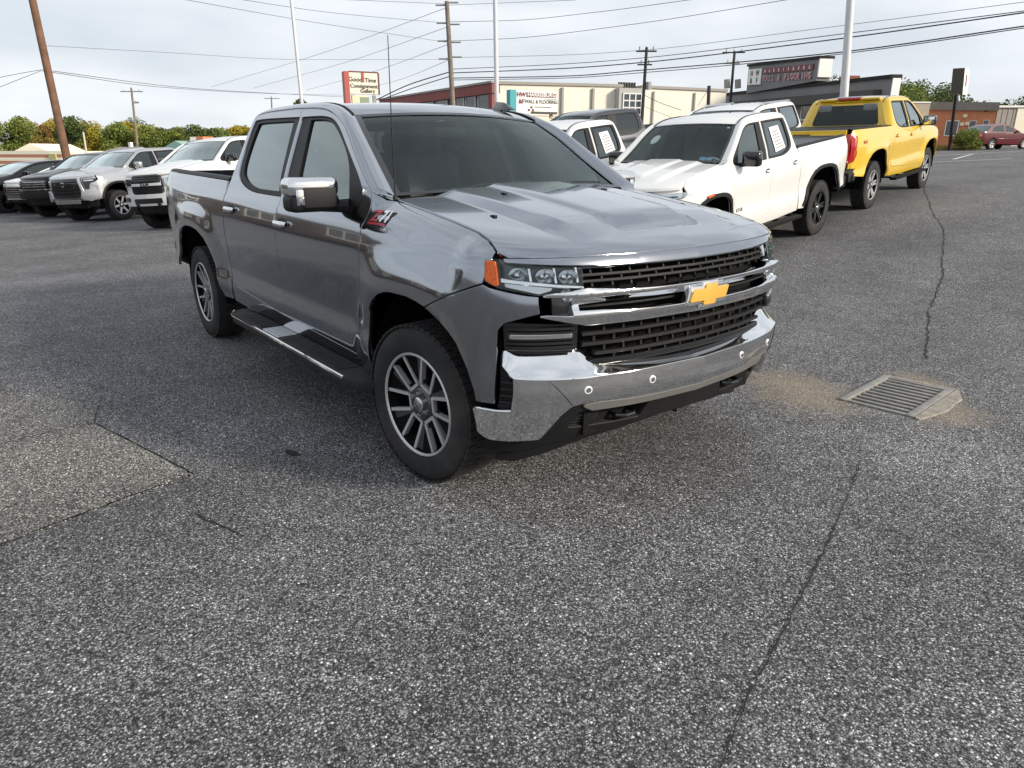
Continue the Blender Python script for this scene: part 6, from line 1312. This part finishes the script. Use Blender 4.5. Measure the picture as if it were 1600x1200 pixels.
# ------------------------------------------------------------------ poles and wires
WOOD = mat('creosoted_wood', (.16, .085, .05), .85, var=.3, vscale=3, bump=.3, bscale=30); WOOD2 = mat('weathered_wood', (.20, .17, .14), .85, var=.25, vscale=3); STEEL = mat('painted_steel', (.62, .63, .64), .4, var=.06); WIRE = mat('wire', (.02, .02, .022), .6); INS = mat('insulator', (.30, .30, .30), .4)
def ground_under(P): return np.array([P[0], P[1], float(gz(P[0], P[1]))])
def pole(name, label, u0, v0, u1, v1, d, r0, r1, m, group=None, extend=0.0):
    r = empty(name); tag(r, label, 'pole', group); t = pts_at(u0, v0, d); b = pts_at(u1, v1, d); dv = (t-b)/np.linalg.norm(t-b); t = t+dv*extend
    k = (b[2]-float(gz(b[0], b[1]))+.2)/dv[2]; foot = b-dv*k; MB().tube([foot, foot*.5+t*.5, t], [r0, (r0+r1)/2, r1], 12).build('shaft', m, r, smooth=True)
    return r, foot, t, dv
def crossarm(r, c, d, u0, u1, v, m, n=3, th=.06):
    a = pts_at(u0, v, d); b = pts_at(u1, v, d); MB().tube([a, b], th, 6).build('crossarm', m, r)
    for k in range(n): q = a+(b-a)*(k+.5)/n if n > 1 else (a+b)/2; MB().tube([q, q+np.array([0, 0, .22])], .035, 6).build('insulator', INS, r)
pole('utility_pole', 'thick brown wooden pole leaning left behind the parked row', 42, -40, 105, 250, 30, .165, .12, WOOD, extend=2.0)
r, f, t, dv = pole('utility_pole', 'distant wooden pole with one crossarm above the yellow trees', 205, 137, 216, 238, 88, .16, .11, WOOD2); crossarm(r, t, 88, 188, 223, 143, WOOD2, 3); crossarm(r, t, 88, 207, 217, 160, INS, 1, .12)
r, f, t, dv = pole('utility_pole', 'tiny far pole top just left of the grey cab roof', 424, 151, 426, 200, 130, .14, .11, WOOD2); crossarm(r, t, 130, 413, 437, 154, WOOD2, 2)
pole('light_pole', 'slim pale steel light pole rising behind the grey cab', 452, -30, 472, 165, 27, .07, .045, STEEL, extend=2)
r, f, t, dv = pole('utility_pole', 'tall weathered wooden pole in front of the red-fascia shop', 698, 2, 708, 170, 44, .16, .12, WOOD2)
for v, s in ((4, 1), (8, -1), (36, -1), (38, 1), (64, -1), (66, 1), (89, 1), (92, -1)):
    c = pts_at(698+v*.06, v, 44); e = pts_at(698+v*.06+s*18, v+s*0, 44); MB().tube([c, e], .05, 6).build('bracket', INS, r)
pole('light_pole', 'white steel light pole standing in front of the cream building corner', 773, -30, 776.5, 175, 27, .085, .07, STEEL, extend=2)
r, f, t, dv = pole('utility_pole', 'dark pole with two crossarms in front of the cream building', 1010.5, 74, 1003, 187, 40, .10, .075, WIRE); crossarm(r, t, 40, 994, 1026, 80, WIRE, 3, .045); crossarm(r, t, 40, 996, 1019, 101, WIRE, 2, .04)
MB().tube([pts_at(1013, 128, 40), pts_at(1013, 140, 40)], .16, 8).build('transformer', INS, r)
r, f, t, dv = pole('utility_pole', 'dark pole with transformers left of the grey store parapet', 1148, 80, 1141, 160, 55, .11, .09, WIRE); crossarm(r, t, 55, 1129, 1164, 82, WIRE, 3, .05); crossarm(r, t, 55, 1133, 1156, 99, INS, 3, .05)
for u in (1136, 1153): MB().tube([pts_at(u, 124, 55), pts_at(u, 138, 55)], .22, 10).build('transformer', INS, r)
pole('utility_pole', 'short dark stub pole beside the cream building', 1108, 134, 1106.5, 168, 44, .11, .10, WIRE)
pole('light_pole', 'wide white steel light pole in front of the grey store', 1331, -30, 1317.5, 168, 22, .125, .095, STEEL, extend=2)
pole('light_pole', 'thin pale lamp post among the trees behind the parked row', 130, 206, 137, 250, 70, .09, .07, mat('pale_post', (.62, .58, .45), .6))
def wire(label, px, w=.014):
    P = np.array(px, float); s = np.linspace(0, 1, len(P)); tt = np.linspace(0, 1, 22); q = np.stack([pch(s, P[:, k])(tt) for k in range(3)], 1)
    o = MB().tube([pts_at(u, v, d) for u, v, d in q], w, 5).build('power_line', WIRE, smooth=True); tag(o, label, 'power line', 'overhead wires'); return o
wire('upper wire from the leaning pole towards the tall wooden pole', [(64, 71, 30), (260, 82, 34), (470, 93, 39), (700, 93, 44)], .007)
wire('middle wire from the leaning pole sagging over the yellow trees', [(67, 109, 30), (300, 138, 45), (545, 152, 70)], .012)
wire('second wire just below the sagging one from the leaning pole', [(67, 111, 30), (250, 136, 44), (420, 146, 60), (545, 149, 80)], .012)
wire('wire leaving the leaning pole to the left frame edge, upper one', [(-20, 125, 26), (30, 115, 28), (65, 109, 30)], .009)
wire('wire leaving the leaning pole to the left frame edge, lower one', [(-20, 144, 26), (30, 124, 28), (66, 110, 30)], .009)
wire('topmost wire slanting down to the top of the tall wooden pole', [(330, -8, 30), (520, 20, 37), (697, 36, 44)], .009)
wire('second wire slanting down past the tall wooden pole', [(270, -4, 30), (480, 33, 37), (697, 66, 44)], .009)
wire('wire along the top of the frame to the tall wooden pole', [(480, -3, 38), (697, 6, 44)], .010)
for k, (v, e) in enumerate(((12, (330, 136)), (42, (395, 138)), (69, (478, 141)), (93, (560, 142)))):
    wire('%s of four wires fanning left and down from the tall wooden pole' % ('topmost', 'second', 'third', 'lowest')[k], [(697+.1*v*.6, v, 44), ((697+e[0])/2+5, (v+e[1])/2+4, 66), (e[0], e[1], 95)], .014)
wire('upper thick cable from the tall wooden pole down to the consignment sign', [(704, 112, 44), (640, 132, 44), (588, 156, 43)], .03)
wire('lower thick cable from the tall wooden pole down to the consignment sign', [(704, 119, 44), (650, 136, 44), (592, 157, 43)], .025)
R_ = [([(700, 8, 44), (900, 0, 40)], .01, 'thin wire along the very top right of the tall wooden pole'), ([(702, 34, 44), (800, 32, 42), (940, 18, 38), (1090, -2, 34)], .012, 'upper of two wires rising right from the tall wooden pole'), ([(703, 64, 44), (800, 60, 42), (1010, 35, 37), (1245, -3, 31)], .012, 'lower of two wires rising right from the tall wooden pole'),
      ([(704, 90, 44), (880, 86, 42), (1010, 78, 40), (1300, 42, 34), (1640, -2, 28)], .010, 'thin wire over both dark poles towards the top right'), ([(705, 108, 44), (880, 100, 42), (1010, 90, 40), (1300, 55, 34), (1640, 12, 28)], .017, 'cable over both dark poles, highest of the thick ones'),
      ([(705, 114, 44), (880, 107, 42), (1010, 97, 40), (1300, 62, 34), (1640, 14, 28)], .026, 'thick dark cable bundle crossing above the grey store, upper'), ([(706, 122, 44), (880, 119, 42), (1010, 109, 40), (1300, 83, 34), (1640, 35, 28)], .026, 'thick dark cable bundle crossing above the grey store, lower'), ([(706, 125, 44), (880, 122, 42), (1010, 113, 40), (1300, 86, 34), (1640, 38, 28)], .018, 'cable tied just under the lower bundle above the grey store')]
for px, w, lb in R_: wire(lb, px, w)
wire('slanting service wire down from the dark pole across the cream wall, upper', [(1004, 147, 40), (1030, 160, 40), (1064, 172, 41)], .014); wire('slanting service wire down from the dark pole across the cream wall, lower', [(1004, 165, 40), (1030, 176, 40), (1050, 184, 41)], .010)
wire('guy wire from the short stub pole down to the left', [(1107, 140, 44), (1098, 153, 44), (1090, 166, 44)], .012)
# ------------------------------------------------------------------ trees and planting
def leafmat(name, c1, c2):
    m = bpy.data.materials.new(name); m.use_nodes = True; nt = m.node_tree; b = nt.nodes['Principled BSDF']; oi = N(nt, 'ShaderNodeTexCoord')
    v = N(nt, 'ShaderNodeTexNoise', Scale=.9, Detail=3.0); L(nt, oi.outputs['Object'], v.inputs['Vector']); w = N(nt, 'ShaderNodeTexWhiteNoise'); L(nt, oi.outputs['Object'], w.inputs['Vector'])
    a = N(nt, 'ShaderNodeMapRange'); a.inputs[1].default_value = .35; a.inputs[2].default_value = .65; L(nt, v.outputs[0], a.inputs[0])
    x = N(nt, 'ShaderNodeMix', data_type='RGBA'); L(nt, a.outputs[0], x.inputs[0]); x.inputs[6].default_value = (*c1, 1); x.inputs[7].default_value = (*c2, 1); L(nt, x.outputs[2], b.inputs['Base Color']); b.inputs['Roughness'].default_value = .7; b.inputs['Specular IOR Level'].default_value = .2
    return m
LEAF = [leafmat('green_leaves', (.10, .14, .03), (.21, .24, .05)), leafmat('yellow_leaves', (.24, .22, .03), (.42, .32, .035)), leafmat('dark_leaves', (.06, .09, .03), (.12, .15, .045)), leafmat('rust_leaves', (.22, .10, .04), (.16, .14, .035))]
BARK = mat('bark', (.075, .06, .05), .9, var=.3)
def leaves(mb, c, rad, n, size, r_, m=0):
    c = np.array(c, float); rad = np.array(rad, float)
    d = r_.normal(size=(n, 3)); d /= np.linalg.norm(d, axis=1)[:, None]; R_ = r_.random(n)**.45; p = c+d*R_[:, None]*rad
    a = r_.normal(size=(n, 3)); a /= np.linalg.norm(a, axis=1)[:, None]; b = np.cross(a, r_.normal(size=(n, 3))); b /= np.linalg.norm(b, axis=1)[:, None]; s = size*(.6+.8*r_.random(n))[:, None]
    V = np.stack([p-a*s, p+b*s*.6, p+a*s, p-b*s*.6], 1).reshape(-1, 3); mb.add(V, [(4*i, 4*i+1, 4*i+2, 4*i+3) for i in range(n)], m)
def tree(label, base, h, w, lm, seed, n=1500, size=.35, conifer=False, group='trees beyond the car lot'):
    r_ = np.random.default_rng(seed); base = np.array(base, float); r = empty('tree', base); tag(r, label, 'tree', group)
    lean = r_.normal(0, .03*h, 2); top = np.array([lean[0], lean[1], h*.78]); tr = MB(); tr.tube([(0, 0, -.5), tuple(top*.4), tuple(top)], [h*.022, h*.016, h*.005], 8)
    cr = MB(); k = 9 if not conifer else 7
    for i in range(k):
        if conifer:
            z = h*(.12+.80*i/k); rr = w*.55*(1-i/k)+.25; leaves(cr, (0, 0, z), (rr, rr, h*.09), n//k, size, r_)
        else:
            t = r_.random()*.50+.30; ang = r_.random()*6.28; q = r_.random()**.5*w*.36*(1.15-abs(t-.6)); c = np.array([math.cos(ang)*q+lean[0]*t, math.sin(ang)*q+lean[1]*t, h*t])
            tr.tube([tuple(top*min(t, .9)*.75), tuple(c)], [h*.007, h*.002], 5); s = w*(.16+.14*r_.random()); leaves(cr, c, (s*1.2, s*1.2, s*.95), n//k, size, r_, 0)
    tr.build('trunk', BARK, r, smooth=True); cr.build('crown', LEAF[lm], r, fix=False)
TL = [(-45, 176, 0), (12, 172, 0), (45, 184, 3), (70, 176, 1), (98, 170, 2), (122, 178, 1), (150, 192, 1), (172, 184, 0), (190, 180, 1), (222, 176, 2), (240, 183, 0), (262, 190, 2), (288, 194, 0), (318, 192, 2), (345, 196, 0), (366, 190, 1), (392, 196, 2), (30, 205, 3)]
TREE_LABELS = ['green tree at the very left edge of the frame', 'tall green tree second from the left frame edge', 'rust-tinged tree two crowns left of the leaning pole', 'yellow tree just left of the leaning pole',
    'tall dark tree directly behind the leaning pole', 'yellow tree just right of the leaning pole', 'low yellow tree midway between leaning pole and crossarm pole', 'green tree with yellow neighbours left of the crossarm pole', 'bright yellow tree touching the crossarm pole on its left',
    'dark tree touching the crossarm pole on its right', 'green tree second to the right of the crossarm pole', 'dark low tree above the grey shingle roof', 'green tree left of the small brick tower', 'dark tree right of the small brick tower', 'green tree above the white pickup hood', 'yellow tree above the white pickup windscreen', 'dark tree partly hidden by the grey cab', 'low rust-coloured tree in front of the leftmost crowns']
for i, (u, v, lm) in enumerate(TL):
    d = 105+(i*37 % 28); t = pts_at(u, v, d); b = ground_under(t); h = t[2]-b[2]
    tree(TREE_LABELS[i], b, h, h*.72, lm, 20+i, 7500, .155)
b = ground_under(pts_at(468, 142, 70)); tree('dark evergreen peeking over the rear of the grey cab roof', b, pts_at(468, 140, 70)[2]-b[2], 5.0, 2, 77, 4000, .13, conifer=True); b = ground_under(pts_at(500, 152, 70)); tree('lower dark evergreen right of the pale pole above the grey cab', b, pts_at(500, 150, 70)[2]-b[2], 5.5, 2, 78, 3500, .13, conifer=True)
# wooded hill at the right and a low mass of wood behind the left treeline
def hill():
    us = np.linspace(1280, 2200, 40); rows = []
    for k, (d, f) in enumerate(((120, 0.0), (170, .35), (230, .8), (280, 1.0), (340, .9), (420, .2))):
        rows.append([tuple(pts_at(u, 239, d)*np.array([1, 1, 0])+np.array([0, 0, 3.0+f*(16+3*math.sin(u*.011)+2*math.sin(u*.031+1))])) for u in us])
    o = MB().grid(rows, flip=False).build('hill', mat('hillside_grass', (.06, .075, .03), .95, var=.3, vscale=.05), smooth=True); o['kind'] = 'structure'
    P = np.array(rows); r_ = np.random.default_rng(11); mb = MB(); ms = MB()
    for i in range(330):
        a = r_.random()*(P.shape[0]-2); bq = r_.random()*(P.shape[1]-1.01); i0, j0 = int(a), int(bq); fa, fb = a-i0, bq-j0
        c = (P[i0, j0]*(1-fa)+P[i0+1, j0]*fa)*(1-fb)+(P[i0, j0+1]*(1-fa)+P[i0+1, j0+1]*fa)*fb; h = 3+3.5*r_.random(); leaves(mb if r_.random() < .75 else ms, c+np.array([0, 0, h*.5]), (h*.42, h*.42, h*.55), 170, .36, r_)
    o = mb.build('hill_wood', LEAF[2], fix=False); tag(o, 'dark green wood covering the hill at the far right', 'woodland', kind='stuff'); o = ms.build('hill_wood', LEAF[0], fix=False); tag(o, 'lighter green trees scattered through the wood on the right hill', 'woodland', kind='stuff')
    mb = MB()
    for i in range(120):
        u = -300+r_.random()*760; d = 132+r_.random()*30; p = pts_at(u, 239, d); z = float(gz(p[0], p[1])); h = 5.0+3*r_.random(); leaves(mb, (p[0], p[1], z+h*.45), (h*.5, h*.5, h*.5), 200, .28, r_)
    o = mb.build('far_wood', LEAF[2], fix=False); tag(o, 'dark undergrowth and wood behind the left treeline', 'woodland', kind='stuff')
hill()
b = ground_under(pts_at(1412, 150, 75)); tree('yellow-green tree behind the tan block wall right of the grey store', b, pts_at(1412, 128, 75)[2]-b[2], 6.5, 0, 91, 6000, .13, group='trees at the foot of the hill'); b = ground_under(pts_at(1450, 150, 90)); tree('darker tree behind the brick building at its left end', b, pts_at(1450, 139, 90)[2]-b[2], 7, 2, 92, 6000, .15, group='trees at the foot of the hill')
def verge():
    r_ = np.random.default_rng(9); V = []; Fc = []
    for i in range(5200):
        u = 1448+r_.random()*84; v = 229+r_.random()*7; d = 43+5*r_.random(); p = pts_at(u, 232, d); z = float(gz(p[0], p[1])); h = .10+.22*r_.random(); a = r_.random()*6.28; dx = np.array([math.cos(a), math.sin(a), 0])*.02; k = len(V)
        V += [(p[0]-dx[0], p[1]-dx[1], z), (p[0]+dx[0], p[1]+dx[1], z), (p[0]+r_.normal()*.05, p[1]+r_.normal()*.05, z+h)]; Fc.append((k, k+1, k+2))
    o = obj('verge_grass', V, Fc, leafmat('dry_grass', (.14, .15, .04), (.24, .20, .08)), smooth=False); tag(o, 'dry grass strip along the far edge of the lot by the brick building', 'grass', kind='stuff')
    for u, w, h, lb in ((1506, 1.7, 1.15, 'large weedy green bush right of the leaning sign post'), (1523, 1.0, .6, 'small weedy bush left of the dark red car')):
        p = ground_under(pts_at(u, 230, 42.5)); e = empty('bush', p); tag(e, lb, 'bush'); mb = MB()
        for k in range(7): leaves(mb, (r_.normal()*w*.22, r_.normal()*w*.22, h*(.25+.5*r_.random())), (w*.25, w*.25, h*.3), 420, .045, r_)
        mb.build('foliage', LEAF[0], e, fix=False); st = MB()
        for k in range(6): st.tube([(0, 0, 0), (r_.normal()*.3, r_.normal()*.3, h*.7)], .012, 5)
        st.build('stem', BARK, e)
verge()
